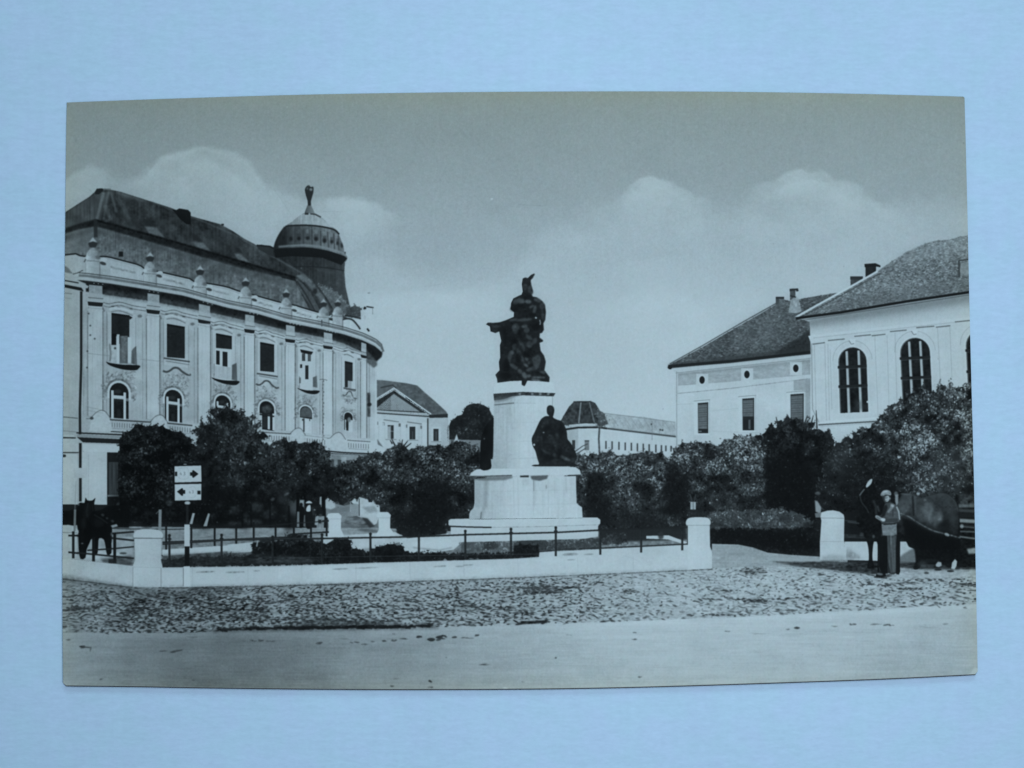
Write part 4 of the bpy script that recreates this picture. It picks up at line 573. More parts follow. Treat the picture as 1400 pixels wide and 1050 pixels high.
L([(650, 673), (788, 670)], .8, 146, .4); L([(648, 692), (792, 689)], .8, 146, .4); P([(702, 654), (703, 708), (729, 707), (729, 653)], 184, .35, soft=.6); L([(666, 656), (664, 690), (657, 710)], 4, 118, .4, soft=1.6); P([(662, 656), (665.5, 656), (665, 690), (661, 700)], 110, .5, soft=1.4); L([(658, 700), (657, 710)], 1.2, 60, .7, soft=.4); B(649, 656, 662, 694, 150, .45, soft=1)
for x in (702, 708, 729, 749.5): L([(x, 655), (x + .6, 706)], .9, 150, .5)
P([(642.5, 650.5), (644, 647), (651, 642), (671, 640.5), (730, 639), (770, 638.2), (787, 639), (793, 643), (794.5, 649), (778, 650.5), (700, 650.5), (650, 652.5)], 182); L([(643, 651.5), (660, 651.5), (700, 650.2)], 1.6, 60, .9)
P([(645, 653), (700, 650.5), (701, 654), (690, 657), (660, 657.5), (646, 656)], 84, .75, soft=.8); P([(711, 650.5), (723, 650.2), (723, 653), (711, 653)], 30, soft=.3); P([(725, 651), (750, 650), (748, 655), (738, 658), (727, 656)], 64, .85, soft=.7); L([(776, 650.6), (793, 650)], 1.8, 52); L([(729.6, 652), (729.8, 672)], 1, 96, .6, soft=.3); E(747, 666, 1, 3, 130, soft=.4); E(719, 660, 5, 5, 150, 0, .5, soft=1.5, n=[(N3, 12)]); B(780, 652, 788, 690, 168, .4)
P([(675.5, 545), (757, 541), (757, 600), (757, 641), (671, 641), (671, 628), (674, 624)], lin(692, 158, 714, 181), n=[(N3, 2.5), (N30, 3.5), (NV, 3.4), (N16, 2.5)])
L([(675, 578), (757, 577)], .8, 150, .4); L([(674, 604), (757, 603)], .8, 150, .4); L([(703.5, 545), (702.5, 638)], 1, 150, .5); L([(671, 627), (702, 627.5), (740, 626)], 1, 150, .6)
P([(674, 537.5), (676, 524), (700, 521), (714, 519), (756, 522), (759.5, 538), (720, 536), (714, 536)], 184); P([(674.5, 538.5), (705, 536.3), (715, 535.8), (759.5, 537.5), (757, 542), (728, 541), (715, 540.5), (700, 542), (688, 546), (675.5, 547.5)], 40, n=[(N3, 12)]); P([(676, 544), (700, 541), (712, 540), (690, 548), (676, 550)], 84, .6, soft=1)
for x in (709, 726, 737, 748): B(x, 537, x + 3.5, 540.5, 130, .7, soft=.4)
L([(675.8, 553.8), (703, 551)], 1.6, 86, .85); L([(704, 551), (733, 551.5)], .9, 140, .6); L([(755.6, 541), (755.4, 556)], 1, 110, .7); E(731, 606, .8, .8, 120)
mo = part('monument', MB[:5] + [(671, 641), (675.5, 545), (674, 537), (676, 524), (714, 519), (756, 522), (759.5, 538), (757, 545), (757, 638), (793, 642)] + MB[5:] + [(821, 711), (818, 736), (616, 742), (613, 712)], 5, label='tall white stone war monument pedestal in the centre')
part('stepped_base', [(613, 710), (817, 708), (821, 712), (818, 736), (700, 740), (616, 742)], 5, mo); part('plinth', MB, 5, mo); part('cornice', [(642.5, 650.5), (651, 642), (787, 639), (794.5, 649), (650, 652.5)], 5.1, mo); part('shaft', [(675.5, 545), (757, 541), (757, 640), (671, 641)], 5, mo); part('capital', [(674, 537.5), (676, 524), (714, 519), (756, 522), (759.5, 538), (675, 547)], 5.1, mo)
STA = [(664.3, 443.3), (666.7, 441), (674.3, 441.2), (682.9, 440.5), (691.4, 437.6), (702.3, 433), (702.6, 426.7), (697.8, 422.4), (698.7, 413.8), (701.7, 407.8), (708.6, 404.4), (712.8, 402.7), (714.6, 398.4), (713.3, 388.1), (714.6, 380.4), (718, 379.1), (721.4, 380), (725.7, 375.7), (730, 373.6), (731, 374.9), (728.3, 379.6), (725.3, 383), (726.1, 389), (728.7, 397.6), (727, 402.7), (728.3, 405.3), (733.4, 406.1), (741.1, 411.3), (745, 416.4), (746.3, 426.7), (745.4, 437), (742.8, 442.1), (743.6, 450.7), (741, 455), (738, 455.6), (737.6, 461.4), (742.6, 465.2), (742, 467), (737.6, 468.6), (739, 479.5), (743.8, 486.2), (746.2, 494.8), (744.3, 506.2), (751.4, 515.7), (751, 522.4), (736.2, 521), (721, 520.5), (719, 525), (717.1, 528.1), (713.3, 526.2), (713.3, 520.5), (698, 521), (680, 523.3), (679.4, 518), (677.1, 512.4), (682.9, 506.2), (681.9, 494.8), (683.8, 489), (683.3, 471.9), (685.2, 466.2), (682.4, 452.9), (677.1, 455.2), (670.5, 452.9), (669.5, 446.2)]
P(STA, 24, n=[(N3, 4), (N8, 4)])
HL = [(712, 411, 6, 3.4, 58, .2), (722, 412, 4.5, 2.6, 74, 0), (705, 413, 3.6, 4, 50, .3), (735, 410, 5, 2.5, 58, .4), (741, 418, 3, 5, 44, 0), (718, 392, 3.4, 4, 40, 0), (724, 395, 2.4, 5, 46, 0), (727, 400, 1.8, 2.5, 52, 0), (731, 423, 2.2, 6, 60, .3), (727, 419, 4, 1.6, 60, -.4), (742, 430, 2, 8, 36, 0), (716, 437, 12, 1.8, 52, .06), (702, 437, 6, 2, 46, -.2), (705, 449, 5, 7, 40, .2), (703, 447, 3, 3, 52, 0), (717, 446, 4, 2.6, 58, .2), (720, 451, 4, 4, 44, .4), (723, 461, 6, 2.4, 54, .5), (724, 471, 4.5, 4.5, 50, .3), (731, 466, 3, 5, 46, .4), (711, 466, 1.6, 7, 46, -.3), (715, 474, 2, 7, 44, -.3), (703, 474, 3, 5, 38, .3), (700, 482, 2.8, 3.4, 62, .3), (697, 488, 2.4, 8, 48, .2), (710, 484, 3, 9, 38, -.3), (714, 491, 2.4, 5, 50, -.5), (720, 491, 3.4, 2, 60, .6), (719, 499, 4, 1.8, 70, .7), (723, 496, 1.4, 2.4, 50, 0), (730, 491, 2.4, 3, 56, 0), (734, 494, 5, 9, 52, .2), (728, 504, 9, 3, 50, -.2), (702, 501, 7, 2.6, 56, .5), (711, 508, 4, 2.6, 60, .8), (717, 513, 3, 5, 74, -.6), (723, 514, 3, 2, 80, 0), (736, 516, 10, 1.6, 64, .1), (742, 509, 4, 1.8, 58, .1), (733, 519.5, 7, 1.1, 96, .05), (678, 446, 6, 2, 34, 0)]
for x, y, a, b, t, ro in HL: E(x, y, a, b, t * 1.28, ro + random.uniform(-.15, .15), .85, n=[(N3, 9)], soft=.75)
for x, y, a, b, ro in ((708, 417, 9, 1.8, .1), (728, 430, 5, 3, 0), (733, 447, 6, 5, 0), (711, 459, 2.6, 9, -.1), (703, 466, 5, 4, 0), (709, 490, 4, 7, 0), (720, 484, 5, 3, .5), (692, 500, 5, 9, 0), (690, 514, 9, 5, 0), (718, 459, 2, 2, 0), (703, 422, 6, 4, 0), (736, 510, 5, 1.2, .1), (722, 404, 3, 2, 0), (690, 460, 3, 12, 0)): E(x, y, a, b, 11, ro, .75, soft=1.1)
E(732.8, 434.3, 1.5, 1.2, 150, .3); L([(738, 437), (739, 441), (738.3, 444)], 1.5, 140, .9)
st = part('bronze_group', STA, 5.6, label='dark bronze group of figures on top of the pedestal, the highest one with a feathered hat')
ST2 = curve([(751, 569), (748, 565), (748, 557), (752, 554), (756.5, 556), (758, 561), (757, 567), (756.5, 571), (762, 574), (768, 576), (772, 582), (775, 590), (776, 600), (779, 604), (783, 610), (787, 618), (789, 626), (786, 634), (790, 637.5), (731, 637.8), (731, 635.5), (737, 635), (735, 628), (732, 617), (728.5, 610), (727, 600), (731, 591), (736, 580), (740, 573), (746, 569)], 3, True)
P(ST2, 26, n=[(N3, 4), (N8, 3)])
for x, y, a, b, t, ro in ((743, 580, 2, 6, 44, .3), (752, 577, 6, 2, 38, 0), (754, 560, 2.5, 3, 40, 0), (762, 596, 2.4, 4, 60, -.4), (753, 600, 4, 7, 42, -.4), (740, 600, 1.6, 5, 50, 0), (746, 618, 9, 1.6, 54, .6), (760, 610, 2, 10, 48, -.3), (758, 622, 2, 3, 62, 0), (774, 612, 4, 6, 36, 0), (771, 626, 6, 2, 84, .6), (776, 628, 5, 1.6, 96, .5), (758, 630, 4, 3, 46, 0), (784, 630, 3, 3, 60, 0), (735, 600, 1.4, 6, 44, .2)): E(x, y, a, b, t * 1.02, ro, .7, n=[(N3, 10)], soft=1)
for x, y, a, b in ((749, 585, 5, 4), (768, 588, 3, 8), (750, 626, 8, 5), (765, 618, 4, 5), (739, 620, 3, 8)): E(x, y, a, b, 12, 0, .6, soft=1.4)
E(743.3, 591.5, 1.3, .8, 130); E(730.3, 608.3, 1.4, 1.7, 160); L([(731, 637), (770, 636.5), (789, 637)], 1.8, 26)
part('bronze_figure', ST2, 5.6, label='seated bronze figure on the right ledge of the pedestal')
ST1 = [(672.5, 574), (668, 577), (664, 583), (660, 592), (657, 604), (656.5, 622), (657, 642), (671, 641), (671, 628), (674, 624), (674.5, 574)]
P(curve(ST1, 3, True), 15, n=[(N8, 3)]); E(662, 600, 1, 1, 84, soft=.3)
part('bronze_figure', ST1, 5.6, label='dark seated figure in profile on the left ledge of the pedestal')
# ---- pale pillars at the back gate
for x0, x1, y0, y1, fl in ((446, 466.5, 702, 735, 2.5), (514.5, 534, 700.5, 734, 5)):
    P([(x0, y0 + 5), (x0 + 2, y0 + 1), (x0 + 6, y0), (x1 - 4, y0), (x1, y0 + 4), (x1 - .8, y0 + 8), (x1 - 1, y0 + 22), (x1 + fl, y0 + 30), (x1 + fl + 1, y1), (x0 - 2, y1), (x0 + 3, y0 + 24), (x0 + 2.4, y0 + 8)], 182); L([(x0 + 1, y0 + 8), (x1 - 1, y0 + 8)], .8, 140, .6)
    part('gate_pillar', box(x0, y0, x1 + fl, y1), 5.2, label='small white gate pillar behind the garden')
# ---- back railing, then horse at the left
def rail(pts, w=1.9, t=26, a=.92): L(pts, w, t, a)
rail([(146, 723), (231, 724.5), (300, 722)], 1.3, 34, .8); rail([(221, 742), (260, 740.5), (330, 737.5), (396, 735)], 2.4); rail([(262, 721.5), (330, 722)], 2, 20); rail([(396, 731), (446, 728)], 2); rail([(330, 722.5), (400, 716), (446, 713)], 1.5, 30, .8)
for x, a, b in ((226, 720, 752), (260.5, 720, 750), (292.5, 720, 747), (322, 718, 744), (346, 714, 740), (376, 713, 735), (401, 713, 735), (424.5, 718, 737), (446, 708, 734)): L([(x, a), (x, b)], 2.6, 22); 
L([(440, 713), (449, 712.5)], 2.6, 30); L([(441, 728.3), (449, 728)], 2.6, 30)
part('railing', [(221, 718), (446, 708), (449, 734), (396, 738), (221, 752)], 5.3, label='far run of iron railing behind the garden')
L([(217.3, 725), (217.8, 697)], 4.2, 122); L([(212, 703), (216, 699)], 1.2, 90); P([(258, 717), (262, 702), (265.5, 702), (262, 717)], 150); P([(277, 720), (283.5, 702), (286, 703), (282, 720)], 142); E(230, 688, 4.5, 4, 58, 0, .8, soft=1, n=[(N3, 18)]); E(162, 697, 1.3, 1, 160); E(160, 690, 2, 3, 60, .4, .7, soft=.6)
HO = [(115.5, 680.5), (118, 684.5), (125, 684.5), (129, 681), (127.5, 688), (127.8, 697), (130, 701), (136, 702), (143, 706), (149, 712), (151.5, 720), (152, 735), (151, 744), (151, 757), (145, 759), (143, 748), (140.5, 738), (134, 736.5), (133, 745), (132, 757), (127.5, 759), (126.5, 746), (124, 737), (121, 743), (117, 752), (115.5, 763), (108.5, 764.5), (106, 750), (105.5, 728), (103.5, 716), (103, 700), (105.5, 690), (109, 687.5), (114, 688)]
P(curve([(84, 700), (92, 699), (98, 697), (104, 700), (104, 718), (84, 718)], 3, True), 14); P(curve(HO, 2, True), 12); P([(128, 699), (136, 698), (146, 692), (175, 690), (175, 722), (150, 722)], 13, .9)
for x, y, s in ((139, 704.5, 2.4), (145, 709, 1.8), (152.5, 713, 2.2)): E(x, y, s, s * .7, 66, .5, .7, soft=.5)
P([(150, 719), (158, 717), (160, 720), (152, 722)], 150, .9, soft=.3); E(111, 743.5, 1.6, .8, 96, soft=.3); E(106, 690.5, 1.3, 1, 80, soft=.3); E(152, 731, 2, 3, 130, 0, .6, soft=.6)
E(118, 700, 5, 9, 24, .2, .8, soft=2); E(113, 716, 3, 8, 26, 0, .8, soft=1.6); E(133, 715, 8, 6, 22, .3, .8, soft=2); L([(119, 688), (117, 700), (118, 708)], 1.4, 40, .6, soft=.5); L([(125, 690), (126, 700)], 1, 34, .6, soft=.4); L([(127, 704), (136, 709), (146, 716)], 1.2, 46, .6, soft=.4)
part('horse', HO, 5.5, label='black silhouetted horse facing the camera at the left edge')
L([(100.5, 728), (101, 697)], 3, 112, .95); L([(100.8, 700), (102.5, 658)], 1.4, 128, .6)
rail([(92, 732.5), (106, 733)], 3); rail([(92, 755.5), (112, 757), (182, 764)], 2.3); rail([(150, 736), (182, 739.5)], 2.6); rail([(118, 753), (150, 751), (182, 748)], 2); rail([(152, 730), (182, 727.5)], 2.6)
for x, a, b in ((98.5, 727, 764), (126.5, 735, 769), (155.5, 729, 770)): L([(x, a), (x, b)], 4 if x > 98 else 3.4, 20)
B(147, 765, 158, 771, 24, .9, soft=.5)
part('railing', [(92, 728), (182, 725), (182, 766), (150, 771), (92, 764)], 5.7, label='short run of railing at the far left in front of the horse')
# ---- front wall, pillars, railing
P([(84, 764), (96, 764.5), (180, 774.5), (181, 803.5), (84, 792)], 164, n=WALL)
P([(218, 776.5), (380, 774.5), (508, 770), (700, 764.5), (737, 762), (737.5, 755.5), (821, 751.3), (941, 745.5), (972, 760), (975, 778), (858, 783.5), (700, 790.5), (508, 797), (380, 801), (220, 804)], 176, n=[(N3, 2), (N16, 3.5), (N30, 3), (NS, 1.5)])
P([(218, 776.5), (380, 774.5), (380, 801), (220, 804)], 168, .5); L([(218, 777.5), (380, 775.5), (508, 771), (737, 763.5)], 1, 150, .6); L([(222, 803), (380, 800), (508, 796), (700, 789.5), (858, 782.5), (940, 778.5)], 3.4, 132, .5, soft=1.4, n=[(N3, 14), (NS, 12)]); L([(84, 790), (180, 802)], 3, 124, .5, soft=1.4, n=[(N3, 14)])
for x_ in (262, 338, 412, 486, 560, 634, 708, 790, 866): L([(x_, 774 - (x_ - 380) * .027), (x_ + .4, 799 - (x_ - 380) * .037)], .9, 140, .45)
for x, y, a, b in ((280, 782.5, 14, 1.1), (320, 783, 14, 1), (350, 781, 5, .8), (465, 778.5, 12, .9), (500, 777, 18, .6), (606, 774.5, 4, 1.2), (600, 775, 9, .8), (628, 775, 6, .8), (780, 758.5, 11, 1.8), (805, 758.5, 7, 1), (640, 773, 8, .6), (780, 766, 6, .6)): E(x, y, a, b, 96, -.04, .6, n=[(N3, 26), (NH, 10)], soft=.5)
for x0, x1, y in ((181, 222, 724), ):
    P(curve([(x0, y + 9), (x0 + 2, y + 4), (x0 + 8, y + .5), (x0 + 20, y - .3), (x1 - 8, y + .8), (x1 - 2, y + 4), (x1, y + 9)], 3) + [(x1 - 1, y + 12), (x0 + 1, y + 12)], 170); L([(x0 + .5, y + 12.4), (x1 - .5, y + 12.6)], 1.3, 84); P([(x0 + 2, y + 13), (x1 - 2.5, y + 13), (x1 - 3, y + 43), (x1 - 1, y + 51), (x1 - 1, y + 80), (x0 - .5, y + 80), (x0 - 1, y + 51), (x0 + 2.5, y + 43)], lin(183, 174, 219, 166), n=WALL)
L([(180.5, 776), (180.5, 803)], 1, 120, .8); L([(219, 777), (219, 803)], 1, 116, .8); L([(181, 776), (219, 776.5)], .8, 140, .6)
P(curve([(938, 716), (939, 712), (943, 708.5), (955, 707.5), (968, 708.5), (972, 713), (972, 717)], 3) + [(971, 718.5), (939, 718.5)], 180); L([(939, 718.8), (971, 718.8)], 1, 130, .9); P([(940.8, 719), (971, 719), (971.5, 748), (975, 756), (975.3, 777.5), (942, 779.5), (941, 745)], lin(941, 182, 974, 174), n=WALL); L([(971.5, 750), (975, 757), (975.3, 777)], 1, 140, .6)
P([(84, 727), (85, 718.5), (92, 718), (100, 719.5), (106, 726), (106, 729), (104, 731), (104, 765), (84, 765)], 158, n=WALL); L([(84, 728.5), (104, 729)], 1, 96, .8); B(97, 727, 100.5, 764, 26); L([(100.5, 727), (101.2, 697)], 3, 108, .9); B(92, 731.5, 106, 734, 26); L([(92, 755.5), (106, 757)], 2.4, 26)
w_ = part('garden_wall', [(218, 776.5), (508, 770), (737, 762), (737.5, 755.5), (941, 745.5), (975, 778), (700, 790.5), (220, 804), (181, 803.5), (84, 792), (84, 764), (181, 774.5)], 6, label='low white wall running along the front of the garden')
part('gate_pillar', box(181, 724, 221, 804), 6.2, label='white pillar with a rounded cap beside the road sign'); part('gate_pillar', [(938, 710), (955, 707), (972, 710), (975.5, 757), (975.5, 778), (941, 779)], 6.2, label='white pillar at the right end of the front wall'); part('gate_pillar', box(84, 718, 105, 765), 6.2, label='white pillar cut by the left edge')
fr = [(221, 744.5), (310, 738.8), (439, 736.8), (560, 734.5), (640, 731.5), (760, 728.5), (821, 725.3), (941, 721.5)]
L(fr, 2.3, 30, .95); L([(221, 743.5), (310, 737.8), (439, 735.8)], .8, 90, .4); L([(395, 763), (500, 761.5), (620, 759.5), (737, 758)], .9, 66, .6); L([(737, 755), (770, 751.8), (788, 751)], 1.6, 40, .9); L([(792, 750.6), (821, 750), (941, 744.3)], 1.7, 34, .95); L([(821, 735), (941, 731)], .9, 30, .5)
FP = [(230.5, 731, 776), (302, 730.5, 773), (372, 733, 773), (439.7, 730, 772), (506, 729, 770), (572.4, 727.5, 768), (636, 725, 766), (698.6, 722.3, 763), (760, 720.3, 761), (821, 717.6, 759), (877, 716.3, 756), (933.3, 716, 753)]
for x, a, b in FP: L([(x, a + 3), (x, b)], 3, 30, .96, n=[(N3, 5)]); E(x, a + 1.6, 2, 2, 26); L([(x - 2.6, a + 6.5), (x + 2.6, a + 6.5)], 2, 26); L([(x - .9, a + 10), (x - .9, b - 3)], .7, 64, .4)
rl = part('railing', fr + [(941, 746), (821, 752), (737, 763), (221, 778)], 6.1, label='iron railing with ball-topped posts along the front wall')
for x, a, b in FP: part('post', box(x - 2, a, x + 2, b), 6.1, rl)
part('rail', [(p[0], p[1] - 1.2) for p in fr] + [(p[0], p[1] + 1.2) for p in fr[::-1]], 6.1, rl)
# ---- road sign
P([(235.5, 634), (276, 634), (276.5, 686.5), (235.5, 686.5)], 16); P([(237.5, 637.8), (274, 636.8), (274.5, 659), (237.8, 660)], 176, n=[(N3, 3), (N8, 3)]); P([(237.8, 662.5), (274.3, 661.8), (274, 684), (238, 684.8)], 176, n=[(N3, 3), (N8, 3)])
B(238.2, 645.2, 241.2, 651.3, 22); B(268.8, 671.2, 273.2, 676.2, 20); P([(258.8, 646), (261.8, 646), (261.8, 643.8), (263.4, 643), (270.4, 648.3), (263.4, 653.6), (261.8, 652.8), (261.8, 650.8), (258.8, 650.8)], 17); P([(240.8, 672.5), (247.8, 667.5), (249.2, 668.6), (249.2, 670.3), (252.2, 670.3), (252.2, 675.4), (249.2, 675.4), (249.2, 677.6), (247.8, 678.6)], 17)
def dig4(x, y, s): L([(x + 1.8 * s, y), (x, y + 2.7 * s), (x + 3 * s, y + 2.7 * s)], .8 * s, 92, .8); L([(x + 2.2 * s, y + 1 * s), (x + 2.1 * s, y + 4.4 * s)], .9 * s, 88, .8)
def dig3(x, y, s): L(curve([(x, y + .3), (x + 1.6 * s, y), (x + 2.4 * s, y + 1 * s), (x + 1 * s, y + 2.1 * s), (x + 2.6 * s, y + 3.2 * s), (x + 1.5 * s, y + 4.4 * s), (x, y + 4 * s)], 4), .8 * s, 92, .8)
dig4(244.5, 646, .95); dig3(249.8, 645.6, .95); dig4(257, 671.6, .85); dig3(261.4, 671, .85)
L(curve([(243, 641), (248, 640), (255, 640), (257, 645), (257, 652), (254, 655), (246, 655), (242.5, 652)], 4), .7, 128, .5); L(curve([(258, 667), (263, 665.5), (267, 669), (267, 677), (263, 681), (256, 680)], 4), .7, 132, .5)
E(255.2, 688, 4, 2.4, 166, 0, .95, soft=.3); B(253.3, 690, 256.7, 718, 34, .9); B(251, 717.5, 258.4, 747.5, 172); B(251.5, 747.5, 258, 776, 16); P([(250, 775), (258.5, 774.6), (259.5, 803), (250, 803)], 182); L([(249.6, 777), (249.6, 802)], 1, 84, .8); L([(240, 804), (275, 803.5)], 1.3, 130, .7); E(252, 635.2, 2.5, 1, 110)
sg = part('road_sign', box(236, 634, 276, 686), 6.8, label='two stacked white direction boards numbered 43 with black arrows'); part('post', box(250.5, 686, 259, 803), 6.8, sg, 'black and white banded post'); part('sign_board', box(237.5, 637, 274.3, 660), 6.8, sg, 'upper board, arrow pointing right'); part('sign_board', box(237.8, 662, 274.3, 684.5), 6.8, sg, 'lower board, arrow pointing left')
# ---- right: path, pillar, wall, shade under the horse
P([(974, 744), (1010, 745), (1030, 749), (1050, 756), (1080, 759), (1122, 761.5), (1160, 766), (1160, 774), (1060, 790), (974, 790)], 138, n=[(N3, 5), (NH, 5), (N16, 4)])
P([(1156, 741), (1260, 741), (1345, 745), (1345, 772), (1156, 766)], 172, n=WALL); P([(1150, 700), (1200, 700), (1200, 741), (1156, 741)], 20, .9); L([(1156, 712), (1200, 716)], 1.6, 60, .7); L([(1150, 733), (1200, 735)], 5, 58, .6, n=[(N3, 14)])
P([(1166, 766), (1138, 762), (1144, 756), (1158, 750), (1166, 754), (1180, 764)], 120, .8, soft=2, n=[(N3, 12)]); P([(1228, 765), (1236, 758), (1248, 751), (1258, 748), (1268, 768), (1230, 772)], 96, .9, soft=1)
P([(1122, 741), (1124, 712), (1122, 705), (1124, 701), (1132, 698.6), (1140, 698), (1149, 700), (1154.5, 704), (1155.5, 708), (1155, 741), (1158.5, 748), (1158, 766), (1122, 766)], lin(1124, 180, 1154, 170), n=WALL); L([(1123, 708.6), (1155, 709)], 1, 120, .8); L([(1123, 741), (1156, 741)], .8, 140, .7); E(1140, 764, 18, 5, 120, 0, .5, soft=2); E(1119, 675, 4, 2.5, 84, 0, .8, soft=.6, n=[(N3, 12)]); P([(1115, 684), (1119, 686), (1124, 694), (1123, 703), (1116, 700)], 146, .9, soft=.5); P([(1115, 702), (1124, 701), (1123, 708), (1116, 708)], 110, .9)
part('gate_pillar', [(1122, 700), (1140, 697.5), (1155, 702), (1155, 741), (1158.5, 766), (1122, 766)], 6.2, label='white pillar left of the horse and its driver'); part('garden_wall', box(1156, 741, 1345, 768), 6, label='low white wall behind the horse'); part('path', [(974, 744), (1010, 745), (1050, 756), (1122, 761.5), (1160, 768), (1060, 790), (974, 790)], 5.9, label='pale path between the right pillars')
# ---- cobbled strip and the smooth road
ct = itp([84, 180, 250, 380, 508, 700, 858, 975, 1040, 1100, 1160, 1200, 1345], [791, 803, 804, 801, 797, 790, 783.5, 778, 775, 776, 781, 784, 778])
cbm = itp([84, 250, 340, 380, 556, 700, 858, 1000, 1177, 1345], [865.5, 866, 862, 861, 859, 855, 850, 845, 835, 826])
P([(84, 840), (1345, 800), (1345, 950), (84, 950)], 150)
rb = itp([84, 120, 200, 300, 380, 450, 560, 680, 780, 860, 1000, 1200, 1345], [134, 128, 116, 107, 110, 121, 134, 148, 160, 168, 170, 164, 156])
m, y0, y1, x0, x1 = rast([(84, 855), (1345, 815), (1345, 960), (84, 960)])
base = np.interp(GX, [84, 1345], [0, 0]) + rb(GX[0])[None] + 0 * GY; base = base + np.clip((GY - 868) / 60, -.3, 1) * np.interp(GX, [84, 250, 420, 560, 800, 1345], [6, -5, 0, 2, -3, -6]) + NH * 3.4 + N16 * 2 + N30 * 2.5 + vnoise(90, 7, 61) * 3.2 + N3 * 1.6
base = base + 12 * np.exp(-np.abs(GY - cbm(GX[0])[None] - 4) / 7)
T[y0:y1, x0:x1] += m * (base[y0:y1, x0:x1] - T[y0:y1, x0:x1])
# cobbles: Worley cells, flattened by the low viewpoint, growing towards the viewer
top = along(ct, 84, 1345, 0, 10); bot = along(cbm, 84, 1345, 0, 10); R = rast(top + bot[::-1]); m, y0, y1, x0, x1 = R
X = GX[:, x0:x1] + 0 * GY[y0:y1]; Y = GY[y0:y1] + 0 * X; tt = np.clip((Y - ct(GX[0, x0:x1])[None]) / np.maximum(8, (cbm(GX[0, x0:x1]) - ct(GX[0, x0:x1])))[None], 0, 1)
u = (X - 700) / (1 + .3 * tt) / 8.6 + 2.6 * tt + .45 * N16[y0:y1, x0:x1] + .22 * N8[y0:y1, x0:x1]; v = (tt * 16.5 + .5 * N16[y0:y1, x0:x1] * .6 + .35 * N8[y0:y1, x0:x1])
ui, vi = np.floor(u).astype(int), np.floor(v).astype(int); tab = np.random.default_rng(5).random((6, 256, 64)); h = lambda a, b, s: tab[s, a % 256, b % 64]
F1 = np.full(X.shape, 9.); F2 = F1.copy(); ID = np.zeros(X.shape)
for du in (-1, 0, 1):
    for dv in (-1, 0, 1):
        a, b = ui + du, vi + dv; d = np.hypot(a + .1 + .8 * h(a, b, 1) - u, (b + .1 + .8 * h(a, b, 2) - v)); cl = d < F1
        F2 = np.where(cl, F1, np.minimum(F2, d)); ID = np.where(cl, h(a, b, 3), ID); F1 = np.where(cl, d, F1)
dk = itp([84, 140, 200, 300, 400, 480, 560, 640, 720, 800, 860, 920, 1000, 1100, 1200, 1345], [.62, .8, 1.02, 1.12, 1.0, .9, .8, .78, .84, .72, .45, .36, .46, .48, .5, .62])(GX[0, x0:x1])[None]
dk = dk * .82 * (1 + .08 * N30[y0:y1, x0:x1] + .14 * N16[y0:y1, x0:x1] + .2 * vnoise(60, 6, 71)[y0:y1, x0:x1] + .2 * vnoise(22, 3.5, 72)[y0:y1, x0:x1])
wid = .17 + .2 * dk + .12 * N3[y0:y1, x0:x1]; jt = np.clip(1 - (F2 - F1) / np.maximum(.05, wid), 0, 1)
jt = np.clip(jt * (.25 + .7 * h(ui, vi, 5) + .5 * N8[y0:y1, x0:x1] + .95 * NS[y0:y1, x0:x1]), 0, 1.3)
st_ = 141 + 17 * np.clip((X - 560) / 400, -1, 1) - 30 * np.clip(dk - .7, 0, 1) + 20 * (ID - .5) + 5 * N3[y0:y1, x0:x1] + 9 * (np.modf(v)[0] < .4)
cob = st_ - jt * np.clip(dk, .25, 1.3) * 108 - 22 * np.clip(N3[y0:y1, x0:x1] * NS[y0:y1, x0:x1], 0, 1) * dk - np.clip(dk - .75, 0, 1) * 34 * (1 + .8 * NS[y0:y1, x0:x1])
far = np.clip(1 - tt * 5, 0, 1) * .35; cob = cob * (1 - far) + 138 * far
T[y0:y1, x0:x1] += m * (np.clip(cob, 14, 182) - T[y0:y1, x0:x1])
r1 = np.random.default_rng(91)
def dabs(n, xs, ys, wx, wy, t, al, ro=0): stamps(xs, ys, r1.uniform(.5, 1, n) * wx, r1.uniform(.5, 1, n) * wy, ro + r1.normal(0, .18, n), t, np.full(n, al))
# dark gaps and pale tops of single stones, set in wavering rows
gx_, gy_ = np.meshgrid(np.arange(84, 1345, 7.6), np.arange(14)); sh_ = gx_ + (gy_ % 2) * 3.8; xx = (sh_ + r1.normal(0, 2.3, sh_.shape)).ravel(); f = ((gy_ + .5 + r1.normal(0, .33, gy_.shape)) / 14).ravel()
wv = .035 * np.sin(xx / 23 + 1.3 * np.sin(xx / 61)) + .03 * np.sin(xx / 9.3); f = np.clip(f + wv, .01, .99); dd = itp([84, 140, 200, 300, 400, 480, 560, 640, 720, 800, 860, 920, 1000, 1100, 1200, 1345], [.6, .8, .95, 1, .92, .85, .8, .8, .85, .72, .5, .42, .5, .52, .55, .66])(xx)
yy = ct(xx) * (1 - f) + cbm(xx) * f; keep = r1.random(xx.size) < .35 + .75 * dd; xx, yy, f, dd = xx[keep], yy[keep], f[keep], dd[keep]; n = xx.size
sz = .75 + .5 * f; stamps(xx, yy, r1.gamma(3, 1.1, n).clip(1.2, 8) * sz, r1.uniform(.7, 1.5, n) * sz, r1.normal(0, .17, n) + r1.choice([0, 0, 0, .9, -.7], n) * .3, 80 - 60 * dd * r1.random(n) - 8 * r1.random(n), np.clip(.26 + .7 * dd + r1.normal(0, .14, n), .25, 1))
stamps(xx + r1.normal(3.6, .8, n), yy + r1.normal(-.6, .5, n), r1.uniform(1.4, 3.2, n) * sz, r1.uniform(.8, 1.6, n) * sz, r1.normal(0, .2, n), 172 - 34 * dd * r1.random(n), np.full(n, .45))
